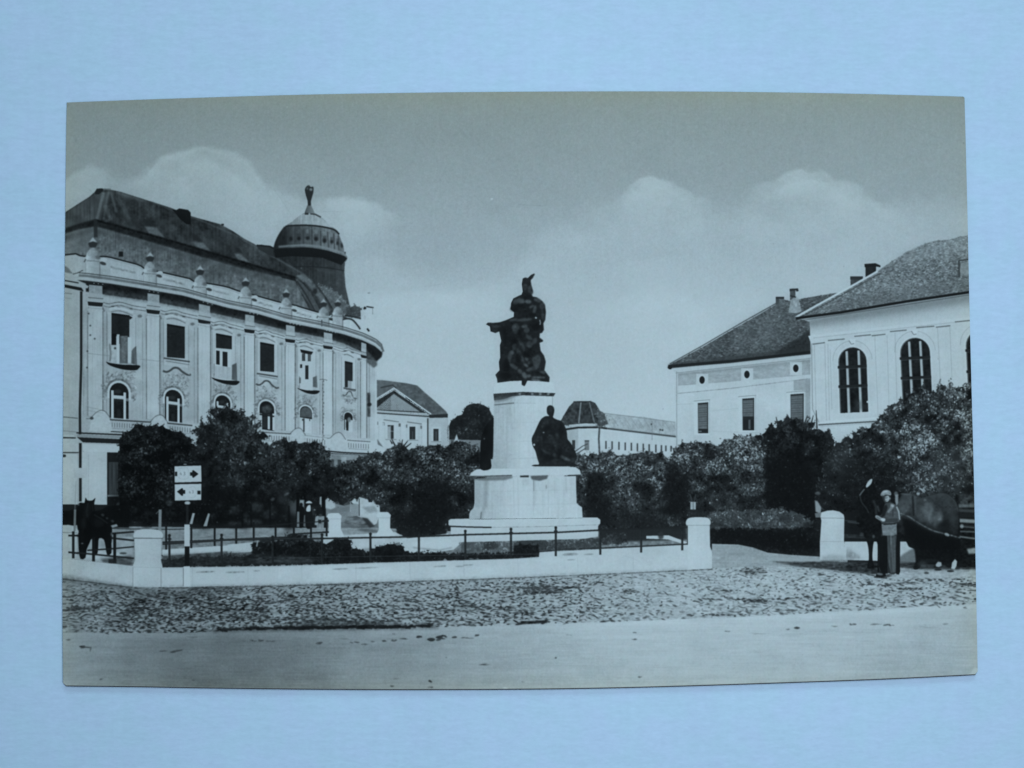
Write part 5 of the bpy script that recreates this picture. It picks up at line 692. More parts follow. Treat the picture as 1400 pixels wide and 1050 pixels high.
P([(84, 786), (130, 794), (181, 803), (215, 806), (330, 803), (330, 812), (215, 818), (181, 812), (120, 800), (84, 797)], 52, .35, soft=2.5, n=[(N3, 20)]); P([(430, 846), (520, 852), (600, 856), (600, 861), (430, 864), (290, 866), (290, 861), (380, 858)], 40, .35, soft=1.6, n=[(N3, 22), (NS, 24)])
for _ in range(150):
    x = r1.uniform(300, 590) if _ % 2 else r1.uniform(380, 560); L([(x - r1.uniform(2, 8), cbm(x) - r1.uniform(-.3, 3.2)), (x + r1.uniform(2, 8), cbm(x) - r1.uniform(-.3, 3.2))], r1.uniform(1.4, 3.4), r1.uniform(10, 30), .85, soft=.3)
L([(712, 852.5), (730, 851.5), (748, 850.5)], 4, 17, .9, soft=.6, n=[(NS, 20)])
for x, y, a, b in ((110, 832, 26, 2.2), (170, 840, 10, 4), (640, 830, 26, 2), (730, 805, 60, 3), (745, 810, 40, 3), (860, 809, 12, 3.2), (1035, 822, 16, 3.6), (990, 808, 20, 1.6), (1030, 782, 22, 4), (1320, 800, 12, 2.4), (1110, 835, 10, 2), (985, 841, 26, 1.6), (560, 822, 30, 2), (1246, 806, 22, 2)):
    k = int(a * b * .35) + 4; dabs(k, x + r1.normal(0, a * .5, k), y + r1.normal(0, b * .5, k), 3, 1.1, r1.uniform(22, 66, k), .75); E(x, y, a * .8, b, 74, 0, .35, soft=1.4)
L(along(ct, 84, 180, 1, 6), 1.6, 60, .8, n=[(N3, 20)]); L(along(ct, 220, 975, 1, 6), 1.4, 66, .6, n=[(NS, 40), (N3, 20)])
part('cobbled_strip', top[::4] + bot[::-4], 5.8, label='cobblestone strip in front of the garden wall')
part('road', along(cbm, 60, 1360, 0, 40) + [(1360, 960), (60, 960)], 5.8, label='smooth pale road surface in the foreground')
for y_, x0_, x1_, w_ in ((808, 84, 220, 2), (826, 90, 300, 2.6), (842, 150, 420, 2.4), (818, 240, 470, 2), (848, 330, 600, 2.6), (812, 560, 800, 2.4), (832, 480, 700, 2.2), (803, 700, 830, 2.6), (826, 950, 1120, 2.4), (805, 1180, 1335, 2)):
    k = int((x1_ - x0_) / 4.2); xs_ = np.linspace(x0_, x1_, k) + r1.normal(0, 2, k); stamps(xs_, y_ - (xs_ - 560) * .012 + 3.2 * np.sin(xs_ / 19 + y_) + r1.normal(0, w_ * .55, k), r1.uniform(2, 5.5, k), r1.uniform(.7, 1.5, k), r1.normal(0, .2, k), r1.uniform(22, 60, k), r1.uniform(.35, .85, k))
# marks on the road
MK = [(92, 875.5, 5, 1, 70, 0), (110, 885, 8, 1.5, 34, -.08), (122.5, 887, 1.4, 5, 80, .25), (236, 891, 10, 1.3, 40, -.12), (242, 890, 7, 1, 60, -.1), (253, 874, 1, 4, 90, -.4), (331, 877, 5, 1, 70, 0), (345, 877, 4, 1.3, 50, 0), (356, 877, 5, 1.4, 46, 0), (370, 877, 6, 1.3, 60, 0), (341, 888, 3, 1, 90, 0), (137, 929.5, 3, 1, 66, -.3), (263, 931, 3.5, 1, 76, 0), (434, 879.5, 6, 1.4, 56, 0), (470, 874, 12, .8, 96, .05), (485, 879, 6, 1, 76, .2), (499, 881.5, 4, 1, 70, 0), (509, 878, 3, .9, 74, 0), (525, 877.5, 5, 1.3, 60, 0), (538, 876, 4, 1.6, 56, 0), (552, 874.5, 8, 1, 60, 0), (572, 872, 6, 1.8, 30, -.1), (586, 875, 8, 2.6, 24, 0), (600, 873.5, 7, 2, 30, -.1), (608, 870.5, 5, 1.3, 26, 0), (622, 872.5, 5, 1.4, 46, 0), (638, 873, 6, 1, 70, 0), (652, 869.5, 4.5, 1.2, 50, 0), (538, 867.5, 2.2, 1, 84, 0), (498, 882, 4, 1.1, 70, 0), (662, 909.5, 5.5, 1, 66, 0), (540, 929, 4, 1, 90, 0), (536, 939, 2.6, 1, 60, 0), (588, 932.5, 3, 1.6, 34, 0), (588.5, 940.5, 2.6, 1.1, 60, 0), (610, 900, 1.6, .9, 84, 0), (760, 900.5, 2.2, 1.2, 66, 0), (869, 865.5, 4, .9, 76, 0), (867, 875, 3.4, 1.2, 76, 0), (875, 926.5, 2, 1.2, 76, 0), (994, 864, 5, .9, 84, 0), (1078, 861, 3, .9, 90, 0), (1091, 859.5, 6.5, 1.6, 36, .05), (1040, 867, 14, .8, 128, -.08), (1165, 854.5, 5, 1.2, 56, 0), (1143, 857, 5, .9, 110, 0), (1200, 854.5, 8, 1, 96, 0), (1216, 855.5, 4.6, 1.3, 60, .05), (1270, 858.5, 14, .7, 130, 0), (1295, 854, 5, .9, 104, -.1), (1320, 831.5, 3.6, 1, 76, 0), (260, 872, 10, 1, 84, .1), (714, 933, 2.6, .8, 110, 0), (778, 869, 4, .8, 110, 0)]
for x, y, a, b, t, ro in MK:
    for _ in range(4 if a > b else 1): q = r1.uniform(.3, .75); E(x + r1.normal(0, a * .42) if a > b else x, y + r1.normal(0, b * .38), a * q, b * r1.uniform(.4, .85), t + r1.uniform(-6, 26), ro + r1.normal(0, .12), .8, soft=.4)
for xx, yy, w, t in ((330, 882, 70, -7), (360, 905, 60, -6), (240, 900, 90, -4), (560, 905, 90, 2)):
    E(xx, yy, w, 9, float(rb(xx)) + t, 0, .5, soft=9)
# dirt in shade below the horse
P([(1052, 767.5), (1080, 769), (1130, 768), (1190, 770), (1254, 772), (1345, 774), (1345, 781), (1250, 783), (1190, 786), (1140, 780), (1090, 775)], 48, .9, soft=1, n=[(NS, 16), (N3, 12)]); P([(1050, 762), (1122, 765), (1124, 768), (1052, 767)], 146, .8, soft=.5)
P([(1231, 776), (1262, 779), (1345, 779), (1345, 790), (1200, 792), (1215, 782)], 152, .85, n=[(NS, 10), (N3, 6)], soft=1)
# ---- horse, driver and cart at the right
P([(1308, 676), (1345, 684), (1345, 776), (1300, 775)], 18, n=[(N3, 6)]); L([(1312, 692), (1345, 691)], 5, 108, .85, soft=.8, n=[(N3, 10)]); L([(1312, 698), (1345, 700)], 4, 72, .8, soft=.8); L([(1313, 705), (1345, 705)], 6, 26); L([(1313, 712), (1345, 714)], 5, 138, .9, soft=.6); L([(1313, 718.5), (1345, 720)], 2, 30)
L([(1314, 720), (1345, 723)], 2.2, 84, .8); L([(1314, 727), (1345, 728)], 2.2, 96, .8); L([(1312, 734), (1335, 737)], 2.4, 118, .8); E(1316.5, 720, 2.6, 3, 140, 0, .8, soft=.5); P([(1323, 751), (1336, 749), (1345, 751), (1345, 757), (1326, 758)], 146, .9, soft=.9, n=[(N3, 8)])
part('cart', [(1308, 682), (1345, 684), (1345, 776), (1306, 775)], 6, label='cart behind the harnessed horse, cut by the right edge')
HB = curve([(1206, 690), (1222, 676), (1236, 673), (1250, 677), (1264, 681), (1276, 677), (1288, 673.5), (1298, 676), (1306, 683), (1312, 695), (1313.5, 712), (1313.5, 735), (1316, 752), (1316, 766), (1308, 766), (1303, 775), (1297, 776), (1290, 770), (1284, 766), (1270, 764), (1262, 770), (1258, 778), (1250, 778), (1255, 764), (1252, 752), (1244, 748), (1240, 741), (1232, 737), (1228, 741), (1232, 782), (1224, 782), (1214, 750), (1206, 783), (1201, 782), (1201, 745), (1196, 741), (1194, 757), (1194.5, 768), (1197, 777), (1187, 777), (1189, 765), (1187.5, 745), (1180, 728), (1172, 715), (1176, 700), (1174, 688), (1176, 676), (1180, 668), (1185, 664), (1192, 664), (1196, 680)], 3, True)
P(HB, 15, n=[(N3, 4), (N8, 4)]); P([(1312, 676), (1345, 680), (1345, 690), (1314, 691)], 70, .7, soft=1.5, n=[(N3, 22)]); P(curve([(1228, 694), (1234, 678), (1248, 677), (1264, 681.5), (1276, 678), (1288, 675), (1298, 677.5), (1306, 685), (1311.5, 698), (1312, 722), (1304, 736), (1286, 735), (1262, 726), (1244, 714), (1230, 708)], 4, True), lin(676, 66, 738, 26, 1), .92, n=[(N3, 5), (N8, 6)], soft=1); L(curve([(1262, 682), (1276, 678), (1288, 675), (1298, 677.5), (1307, 686), (1312, 700)], 5), 1.6, 84, .6, soft=.6); P([(1288, 712), (1300, 704), (1304, 736), (1284, 736)], 20, .7, soft=3); part('horse', HB, 6.3, label='dark harnessed draught horse standing side-on behind the driver')
for x, y, a, b, t, ro in ((1243, 684, 10, 5, 60, .15), (1236, 694, 8, 10, 66, 0), (1256, 690, 5, 9, 52, 0), (1250, 679, 3, 2, 84, 0), (1270, 700, 7, 12, 74, .3), (1275, 707, 5, 10, 86, .45), (1262, 698, 3, 9, 30, .2), (1280, 698, 2.4, 9, 34, .3), (1268, 695, 8, 9, 74, .2), (1262, 706, 6, 8, 70, 0), (1284, 706, 4, 9, 78, .5), (1287, 710, 2.4, 5, 110, .3), (1281, 716, 3, 6, 70, .6), (1290, 684, 7, 4, 44, 0), (1298, 700, 4, 10, 46, -.1), (1303, 708, 4, 12, 40, -.1), (1290, 690, 8, 4, 40, .3), (1252, 702, 3, 10, 44, 0), (1233, 712, 5, 6, 46, 0), (1236, 725, 5, 8, 36, 0)): E(x, y, a * 1.05, b, t * 1.22, ro, .62, n=[(N3, 6), (N8, 6)], soft=1.8)
L([(1249, 678), (1250.5, 706)], 2.6, 22, .8, soft=.5); L([(1252.5, 679), (1253, 702)], 2, 78, .7, soft=.6); L(curve([(1232, 702), (1244, 707), (1258, 716), (1276, 725.5), (1296, 731), (1315, 736)], 5), 1.7, 108, .8, soft=.4, n=[(N3, 36)]); E(1296, 731.5, 3.6, 2.2, 146, .5, .9, soft=.3)
P([(1234, 708), (1250, 713), (1262, 722), (1280, 730), (1300, 735), (1314, 740), (1314, 764), (1256, 764), (1250, 748), (1240, 738)], 13, .9, soft=1.2); E(1240, 676, 8, 1.2, 110, .05, .7, soft=.6); E(1266, 684, 2.2, 1.6, 96, 0, .8, soft=.5); E(1256.5, 675.5, 2.4, 1.9, 150, 0, .9, soft=.4)
P([(1252, 752), (1316, 752), (1316, 772), (1303, 776), (1296, 773), (1262, 771.5), (1254, 778)], 16, .95, soft=.5, n=[(N3, 3)]); P([(1281, 772), (1284, 768.5), (1288.5, 769.5), (1289, 774), (1285, 776), (1281, 775)], 158, .95, soft=.4); P([(1302, 778), (1303, 770), (1307, 765), (1310, 768), (1309, 775), (1306.5, 779)], 174, .95, soft=.3); E(1284, 779.5, 5, 1.3, 30, soft=.4); E(1301, 781.5, 5, 1.2, 26, soft=.4); E(1268, 784, 3.4, 1.6, 66, soft=.5); E(1263, 772, 6, 5, 74, 0, .5, soft=2)
# head of the lead horse with its pale blaze
P(curve([(1176, 700), (1172, 692), (1174, 683), (1176, 674), (1181, 667), (1186, 660), (1192, 656), (1196, 660), (1199, 672), (1204, 688), (1206, 706), (1198, 722), (1188, 730), (1178, 724), (1180, 712)], 3, True), 16, n=[(N3, 4)]); P(curve([(1185, 665), (1187, 660), (1191, 655.8), (1193.8, 655.5), (1192.5, 661), (1189, 665), (1186, 667)], 3, True), 168); L([(1183, 669), (1179, 674), (1176.3, 678)], 1.8, 104, .9, soft=.3); L([(1176.5, 678), (1179, 687), (1186, 696), (1189, 702)], 1.2, 66, .7, soft=.4); L([(1195, 684), (1199, 694), (1199, 704)], 3, 60, .6, soft=.8); L([(1201, 692), (1203, 700)], 2, 76, .7, soft=.6)
E(1179.5, 731, 2.6, 2.6, 60, 0, .8, soft=.6); E(1195.5, 734, 1.8, 2.2, 90, 0, .8, soft=.5); L([(1160, 714), (1176, 716)], 2, 66, .8, soft=.4)
part('horse', [(1172, 692), (1176, 674), (1186, 660), (1194, 655), (1199, 672), (1206, 706), (1198, 740), (1194.5, 768), (1197, 777), (1187, 777), (1187.5, 745), (1176, 720)], 6.4, label='dark horse with a pale blaze, its head beside the driver')
E(1226.3, 675.5, 2.6, 3.2, 96, 0, .9, soft=.5); P([(1225, 677), (1229.5, 676), (1229.3, 688), (1227, 693), (1225, 686)], 134, .9, soft=.4)
# driver: one continuous silhouette, then the tones of clothes, face and hands
MN = curve([(1206, 676), (1208, 671), (1213, 669.4), (1218, 671), (1219.5, 676), (1219, 684), (1221, 688), (1228, 692), (1231, 700), (1232.3, 711), (1229, 716), (1227.5, 720), (1227.6, 733), (1226, 750), (1226, 784), (1216, 784), (1214, 785), (1206, 784), (1203, 780), (1203, 750), (1206, 733), (1206, 716), (1203, 712), (1198, 709), (1198, 705), (1203, 705), (1207, 703), (1209, 694), (1211, 688), (1208.5, 684)], 3, True)
P(MN, 40, n=[(N3, 5)]); P(curve([(1211, 690), (1216, 687.5), (1222, 688.5), (1228, 692), (1231, 699), (1232.3, 710), (1229, 714), (1220, 716), (1208, 716), (1206, 714), (1209, 703), (1210, 696)], 3, True), 74, n=[(N3, 7)])
P([(1206.5, 717), (1227, 716), (1227.4, 731), (1222, 733), (1208, 732.5)], 112, n=[(N3, 8)]); L([(1209, 717.5), (1226, 716.5)], 1.6, 24, .9); P([(1219, 689), (1224, 691), (1221, 697), (1216, 702), (1214, 700), (1218, 694)], 118, .9, soft=.4); E(1221.5, 692, 2.4, 1.8, 156, .5, .8, soft=.5); P([(1208, 694), (1213, 690), (1215, 694), (1211, 706), (1207, 708)], 22, .9, soft=.5)
L([(1227, 693), (1230, 700), (1231.3, 711)], 1.8, 158, .9, soft=.3); L([(1222, 697), (1222, 707)], 1.4, 40, .8, soft=.4); P([(1210, 710), (1228, 709), (1229, 714), (1212, 714.5)], 54, .9, soft=.4); P(curve([(1198.5, 705), (1202, 705.5), (1207, 708.5), (1211.5, 709.5), (1211, 713), (1206, 713.5), (1201, 710), (1198, 708)], 3, True), 132, n=[(N3, 6)]); E(1208.3, 711, 3, 2, 174, .2); L([(1200, 707), (1204, 710)], .8, 60, .7); L([(1203, 711.5), (1207, 713)], .8, 50, .7)
E(1213.8, 682, 3.4, 4.6, 150, .1, n=[(N3, 8)]); P([(1209.4, 678), (1212, 678), (1211.5, 684), (1213, 687), (1210, 686)], 66, .8, soft=.4); L([(1211.5, 681.3), (1214.8, 681)], 1, 60, .8, soft=.3); L([(1212, 684.9), (1214.5, 684.8)], .7, 74, .7); E(1218, 682, .9, 1.6, 120); P(curve([(1205, 677.6), (1206.2, 673.8), (1209, 671.3), (1213.5, 670.3), (1217.8, 671.6), (1219.8, 674.6), (1219, 677.6), (1213, 676.6), (1208, 678.6)], 3, True), 128, n=[(N3, 8)]); L([(1206.3, 678), (1210, 679), (1215, 677.8)], 1.4, 66, .8, soft=.3); E(1211.5, 672.5, 3.4, 1.5, 172, -.2, .8, soft=.5)
P([(1203.5, 734), (1214.5, 733), (1214.5, 784), (1207, 785), (1203, 775)], 15); P([(1214, 733), (1226.6, 732.5), (1225.8, 752), (1225.6, 783), (1219, 784), (1215.8, 770), (1214.6, 750)], 78, n=[(NV, 14), (N3, 6)]); L([(1220, 736), (1221, 758), (1222.5, 782)], 1.4, 104, .7, soft=.5); L([(1217, 740), (1218, 768)], 1.3, 62, .6, soft=.6); P([(1227, 733), (1232, 731), (1231.6, 783), (1226.6, 783)], 14)
P([(1200, 784), (1206, 782), (1212, 785), (1213, 789), (1206, 790.5), (1198, 789)], 18); E(1204, 785.5, 4.4, 1.6, 110, .15, .85, soft=.4); P([(1213, 786), (1222, 785), (1220, 789), (1212, 790)], 40, .8, soft=.5); E(1222, 787.5, 5, 2, 128, 0, .6, soft=.6); L([(1196, 789.5), (1214, 791)], 1.6, 26, .9, soft=.4)
ps = part('person', MN + [(1198, 706)], 6.7, label='driver in a flat cap, jacket and light trousers holding the reins'); part('cap', [(1206, 677), (1209, 670.5), (1214, 669.3), (1219, 673), (1219, 678), (1208, 679)], 6.7, ps); part('jacket', [(1209, 694), (1216, 687.5), (1228, 692), (1232, 710), (1228, 716), (1227.5, 732), (1208, 732.5), (1206, 716)], 6.7, ps); part('trousers', [(1204, 734), (1227, 733), (1226, 783), (1204, 783)], 6.7, ps)

# dust, hairlines, rubbed corners
r2 = np.random.default_rng(314)
for _ in range(46): x, y = r2.uniform(92, 1330), r2.uniform(135, 935); E(x, y, r2.uniform(.4, 1), r2.uniform(.4, .9), 176 if r2.random() < .6 else 60, 0, r2.uniform(.2, .6), soft=.3, seg=8)
for _ in range(9): x, y, a = r2.uniform(100, 1300), r2.uniform(140, 930), r2.normal(0, .5); q = r2.uniform(14, 60); L(curve([(x, y), (x + q * .5 * math.cos(a), y + q * .5 * math.sin(a) + r2.normal(0, 2)), (x + q * math.cos(a), y + q * math.sin(a))], 5), .7, r2.choice([168, 96]), .15)
P([(1338, 908), (1340, 926), (1318, 927), (1329, 921)], 178, .75, soft=.8); E(88, 937, 4, 1.6, 160, .6, .7, soft=.8); E(691, 942, 3, 1.4, 182, 0, .9, soft=.4); L(BOT[2:-2], 1.6, 150, .5, soft=.5); E(1319, 132, 3, 2, 120, 0, .6, soft=.7); E(91, 142, 3, 3, 118, 0, .5, soft=1)
# ---- photographic finish: optical softness, halation, grain
c0, c1, r0_ = (87 - PX0) * K, (1334 - PX0) * K, (250 - PY0) * K
T[r0_:, :c0] = T[r0_:, c0:c0 + 1]; T[:, c1:] = T[:, c1 - 1:c1]
T[:] = gblur(T, 1.05)
T += .3 * (gblur(T, 5) - gblur(T, 12)) * -.5
g = rng.standard_normal(T.shape).astype(np.float32); g = gblur(g, 1.1); g /= g.std(); g2 = gblur(rng.standard_normal(T.shape).astype(np.float32), 2.4); g2 /= g2.std()
mid = np.clip(T / 120, .35, 1); T += g * 1.5 * mid + g2 * 1.0 * mid + NV * .35 + vnoise(1.2, 60, 81) * .5 * mid
T -= 7 * np.exp(-((T - 78) / 34) ** 2)
T[:] = np.where(T > 164, 164 + (T - 164) * .72, T)
T[:] = np.clip(T, 9, 184)

# ---------------------------------------------------------------- materials
def new_mat(name, rough, spec):
    m = bpy.data.materials.new(name); m.use_nodes = True; b = m.node_tree.nodes['Principled BSDF']
    b.inputs['Roughness'].default_value = rough; b.inputs['Specular IOR Level'].default_value = spec; return m, m.node_tree, b
def link(t, a, b): t.links.new(a, b)
# photographic print: tone -> slightly warm grey print stock
tn = T / 255.; tl = np.where(tn <= .04045, tn / 12.92, ((tn + .055) / 1.055) ** 2.4)          # wanted luminous tone, linear
TL = tl * 1.0
cn = [vnoise(9, 9, 200 + i) * .5 + vnoise(4, 4, 210 + i) * .5 for i in range(2)]               # faint blotches of the dye layer
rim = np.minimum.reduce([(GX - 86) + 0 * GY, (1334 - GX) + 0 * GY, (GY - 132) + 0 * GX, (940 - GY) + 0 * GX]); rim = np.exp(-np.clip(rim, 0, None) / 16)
top_ = np.clip((330 - GY) / 210, 0, 1) + 0 * GX  # yellower rim and top: the light's colour cast painted into the print
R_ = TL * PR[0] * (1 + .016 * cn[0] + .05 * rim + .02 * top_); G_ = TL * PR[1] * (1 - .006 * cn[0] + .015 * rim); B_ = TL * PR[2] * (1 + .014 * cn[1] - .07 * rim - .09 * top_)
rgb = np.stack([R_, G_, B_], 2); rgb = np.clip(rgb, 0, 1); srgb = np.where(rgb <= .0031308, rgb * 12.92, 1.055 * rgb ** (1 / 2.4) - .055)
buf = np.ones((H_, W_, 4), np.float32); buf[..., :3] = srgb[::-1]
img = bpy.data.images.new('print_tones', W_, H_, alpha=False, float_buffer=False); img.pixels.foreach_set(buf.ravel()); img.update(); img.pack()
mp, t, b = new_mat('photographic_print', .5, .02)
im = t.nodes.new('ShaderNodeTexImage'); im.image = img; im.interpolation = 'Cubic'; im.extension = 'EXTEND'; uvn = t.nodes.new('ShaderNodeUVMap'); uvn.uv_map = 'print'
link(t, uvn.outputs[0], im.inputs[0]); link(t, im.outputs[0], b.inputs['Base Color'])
n_ = t.nodes.new('ShaderNodeTexNoise'); n_.inputs['Scale'].default_value = 2600; n_.inputs['Detail'].default_value = 2; tc = t.nodes.new('ShaderNodeTexCoord'); link(t, tc.outputs['Object'], n_.inputs['Vector'])
bu = t.nodes.new('ShaderNodeBump'); bu.inputs['Strength'].default_value = .05; bu.inputs['Distance'].default_value = .00002; link(t, n_.outputs[0], bu.inputs['Height']); link(t, bu.outputs[0], b.inputs['Normal'])
# cut edge of the card, with its shade painted in as a dark colour
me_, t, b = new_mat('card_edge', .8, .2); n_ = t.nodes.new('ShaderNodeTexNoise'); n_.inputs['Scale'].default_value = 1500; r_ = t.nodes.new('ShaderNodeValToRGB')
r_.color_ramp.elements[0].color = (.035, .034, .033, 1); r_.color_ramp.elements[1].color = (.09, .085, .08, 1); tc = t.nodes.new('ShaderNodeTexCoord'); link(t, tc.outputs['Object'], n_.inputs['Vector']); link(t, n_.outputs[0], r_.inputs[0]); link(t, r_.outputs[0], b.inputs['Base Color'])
# pale blue paper with a fine laid grain
ms, t, b = new_mat('pale_blue_paper', .85, .15); tc = t.nodes.new('ShaderNodeTexCoord'); N = t.nodes.new
def noise(scale, sx, sy, det=3, rough=.55):
    mpn = N('ShaderNodeMapping'); mpn.inputs['Scale'].default_value = (sx, sy, 1); link(t, tc.outputs['Object'], mpn.inputs[0])
    q = N('ShaderNodeTexNoise'); q.inputs['Scale'].default_value = scale; q.inputs['Detail'].default_value = det; q.inputs['Roughness'].default_value = rough; link(t, mpn.outputs[0], q.inputs['Vector']); return q.outputs[0]
def math_(op, a, b_):
    q = N('ShaderNodeMath'); q.operation = op
    for i, v in enumerate((a, b_)):
        if hasattr(v, 'links'): link(t, v, q.inputs[i])
        else: q.inputs[i].default_value = v
    return q.outputs[0]
laid = noise(900, .35, 1.4); fib = noise(2300, .5, 1, 2); cloudy = noise(26, 1, 1, 2); vert = noise(500, 1.5, .06, 2)
h_ = math_('ADD', math_('MULTIPLY', laid, .6), math_('MULTIPLY', fib, .5))
sm = math_('ADD', math_('ADD', math_('MULTIPLY', laid, .30), math_('MULTIPLY', fib, .30)), math_('ADD', math_('MULTIPLY', cloudy, .30), math_('MULTIPLY', vert, .10)))
r_ = N('ShaderNodeValToRGB'); e = r_.color_ramp.elements; e[0].position = .36; e[1].position = .64; e[0].color = tuple(c * .935 for c in PAPER) + (1,); e[1].color = tuple(c * 1.055 for c in PAPER) + (1,)
link(t, sm, r_.inputs[0])
hue = noise(180, 1, 1, 2); mx = N('ShaderNodeMix'); mx.data_type = 'RGBA'; mx.blend_type = 'MULTIPLY'; mx.inputs[0].default_value = 1; link(t, r_.outputs[0], mx.inputs[6])
r2 = N('ShaderNodeValToRGB'); r2.color_ramp.elements[0].position = .38; r2.color_ramp.elements[1].position = .62; r2.color_ramp.elements[0].color = (.965, 1, .975, 1); r2.color_ramp.elements[1].color = (1, .985, 1, 1); link(t, hue, r2.inputs[0]); link(t, r2.outputs[0], mx.inputs[7])
link(t, mx.outputs[2], b.inputs['Base Color'])
bu = N('ShaderNodeBump'); bu.inputs['Strength'].default_value = .9; bu.inputs['Distance'].default_value = .00004; link(t, h_, bu.inputs['Height']); link(t, bu.outputs[0], b.inputs['Normal'])

# ---------------------------------------------------------------- objects
TH = .00030; TILT = .0045; CAMZ = co.location.z
def wx(p):                                        # the raised lower edge lies nearer to the eye, so the card is drawn that much smaller there
    x, y = (p[0] - 700) * S, (525 - p[1]) * S; k = 1 - (TH + TILT * (.0475 - y)) / CAMZ; return x * k, y * k
def mesh_obj(name, verts, faces, mats, parent=None, uv=False, fm=None):
    me = bpy.data.meshes.new(name); me.from_pydata(verts, [], faces)
    for m in mats: me.materials.append(m)
    if fm: me.polygons.foreach_set('material_index', fm)
    if uv:
        u = me.uv_layers.new(name='print'); vi = np.empty(len(me.loops), int); me.loops.foreach_get('vertex_index', vi)
        a = np.array(verts)[vi]; k = 1 - (TH + TILT * (.0475 - a[:, 1])) / CAMZ; a = np.stack([((a[:, 0] / k / S + 700) - PX0) / (PX1 - PX0), 1 - ((525 - a[:, 1] / k / S) - PY0) / (PY1 - PY0)], 1); u.data.foreach_set('uv', a.astype(np.float32).ravel())
    me.update(); o = bpy.data.objects.new(name, me); sc.collection.objects.link(o); o.parent = parent; return o
# the sheet under the card: gently uneven
n = 60; vs = [((i / n - .5) * 1.2, (j / n - .5) * 1.2, -.00018 + .00004 * math.sin(i * 1.3) * math.cos(j * .9)) for j in range(n + 1) for i in range(n + 1)]
fs = [(j * (n + 1) + i, j * (n + 1) + i + 1, (j + 1) * (n + 1) + i + 1, (j + 1) * (n + 1) + i) for j in range(n) for i in range(n)]
sh = mesh_obj('table_surface', vs, fs, [ms]); sh['kind'] = 'structure'; sh['label'] = 'pale blue textured paper lying under the postcard'
for p in sh.data.polygons: p.use_smooth = True
# the postcard
pc = bpy.data.objects.new('postcard', None); sc.collection.objects.link(pc); pc.empty_display_size = .02
pc.rotation_euler.x = -TILT; pc.location.z = TILT * .0475                # the lower long edge curls a hair off the paper
pc['label'] = 'old black-and-white picture postcard of a town square with a war monument'; pc['category'] = 'postcard'
def dedupe(p):
    o = []
    for q in p:
        if not o or math.hypot(q[0] - o[-1][0], q[1] - o[-1][1]) > .02: o.append(q)
    while len(o) > 2 and math.hypot(o[0][0] - o[-1][0], o[0][1] - o[-1][1]) <= .02: o.pop()
    return o
CARD = dedupe(CARD); cc = (np.array(CARD).mean(0)); ncd = len(CARD)
def inset(d):
    o = []
    for i in range(ncd):
        a, b_, c = (np.array(CARD[(i + k) % ncd]) for k in (-1, 0, 1)); t_ = c - a; nr = np.array([-t_[1], t_[0]]) / np.hypot(*t_)
        if np.dot(nr, cc - b_) < 0: nr = -nr
        o.append(tuple(b_ + nr * d))
    return o
def liftz(x, y):                                    # the card lies almost flat; its lower corners stand up a hair
    return 0.
def skirt(k, e=1.):                                # the cut edge leans out a little, most along the bottom
    o = []
    for p, q in zip(CARD, inset(-1.)):
        dx, dy = q[0] - p[0], q[1] - p[1]; g = .06 + 1.6 * max(0, dy) ** 2; o.append((p[0] + dx * g * k, p[1] + dy * g * k))
    return o
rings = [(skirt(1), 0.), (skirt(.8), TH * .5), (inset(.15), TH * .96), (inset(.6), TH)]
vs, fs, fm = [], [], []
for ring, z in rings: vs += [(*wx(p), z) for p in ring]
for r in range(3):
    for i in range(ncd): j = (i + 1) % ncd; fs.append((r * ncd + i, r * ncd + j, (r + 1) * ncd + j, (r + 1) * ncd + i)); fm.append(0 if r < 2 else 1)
fs.append(tuple(range(3 * ncd, 4 * ncd))); fm.append(1); fs.append(tuple(range(ncd))[::-1]); fm.append(0)
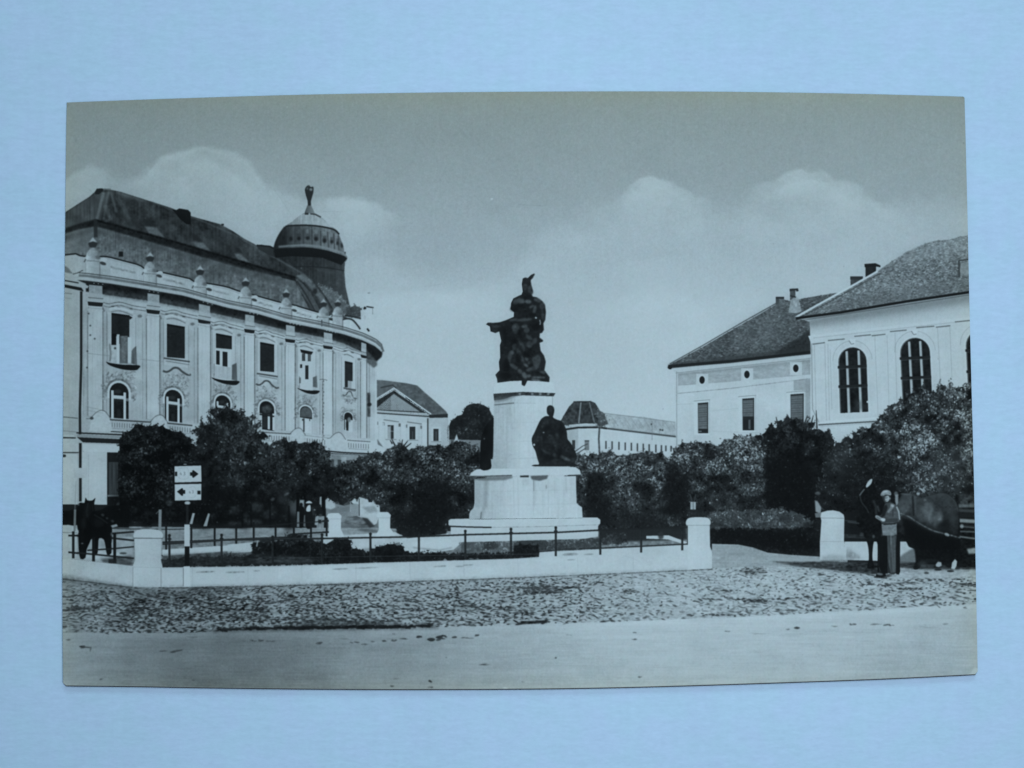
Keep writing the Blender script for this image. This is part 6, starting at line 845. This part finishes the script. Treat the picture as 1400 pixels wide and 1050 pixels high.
cs = mesh_obj('card_stock', vs, fs, [me_, mp], pc, True, fm)
# printed picture: every pictured thing is a thin film of print of its own, parted along its outline
def hull(P_):
    P_ = sorted(set(P_)); cr = lambda o, a, b_: (a[0] - o[0]) * (b_[1] - o[1]) - (a[1] - o[1]) * (b_[0] - o[0])
    def half(q):
        h = []
        for p in q:
            while len(h) > 1 and cr(h[-2], h[-1], p) <= 1e-7: h.pop()
            h.append(p)
        return h[:-1]
    return half(P_) + half(P_[::-1])
CLIPP = hull(inset(.9))
if sum(a[0] * b_[1] - b_[0] * a[1] for a, b_ in zip(CLIPP, CLIPP[1:] + CLIPP[:1])) < 0: CLIPP = CLIPP[::-1]
def clip(poly):
    out = poly
    for a, b_ in zip(CLIPP, CLIPP[1:] + CLIPP[:1]):
        ins = lambda p: (b_[0] - a[0]) * (p[1] - a[1]) - (b_[1] - a[1]) * (p[0] - a[0]) >= 0
        src, out = out, []
        for p, q in zip(src, src[1:] + src[:1]):
            ip, iq = ins(p), ins(q)
            if ip: out.append(p)
            if ip != iq:
                d1 = (b_[0] - a[0]) * (p[1] - a[1]) - (b_[1] - a[1]) * (p[0] - a[0]); d2 = (b_[0] - a[0]) * (q[1] - a[1]) - (b_[1] - a[1]) * (q[0] - a[0]); k = d1 / (d1 - d2); out.append((p[0] + (q[0] - p[0]) * k, p[1] + (q[1] - p[1]) * k))
        if len(out) < 3: return []
    return dedupe(out)
STEP = .0000008; made = {}
levels = sorted({p[3] for p in PARTS}); rank = {l: i for i, l in enumerate(levels)}
for i, (name, pts, par, layer, label) in enumerate(PARTS):
    q = clip(dedupe(pts))
    if len(q) < 3: continue
    z = TH + STEP * (1 + 2 * rank[layer] + (1 if par is not None else 0)) + .00000002 * (i % 23)
    if sum(a[0] * b_[1] - b_[0] * a[1] for a, b_ in zip(q, q[1:] + q[:1])) > 0: q = q[::-1]
    o = mesh_obj(name, [(*wx(p), z) for p in q], [tuple(range(len(q)))], [mp], made.get(par, pc) if par is not None else pc, True)
    if label: o['label'] = label
    made[i] = o
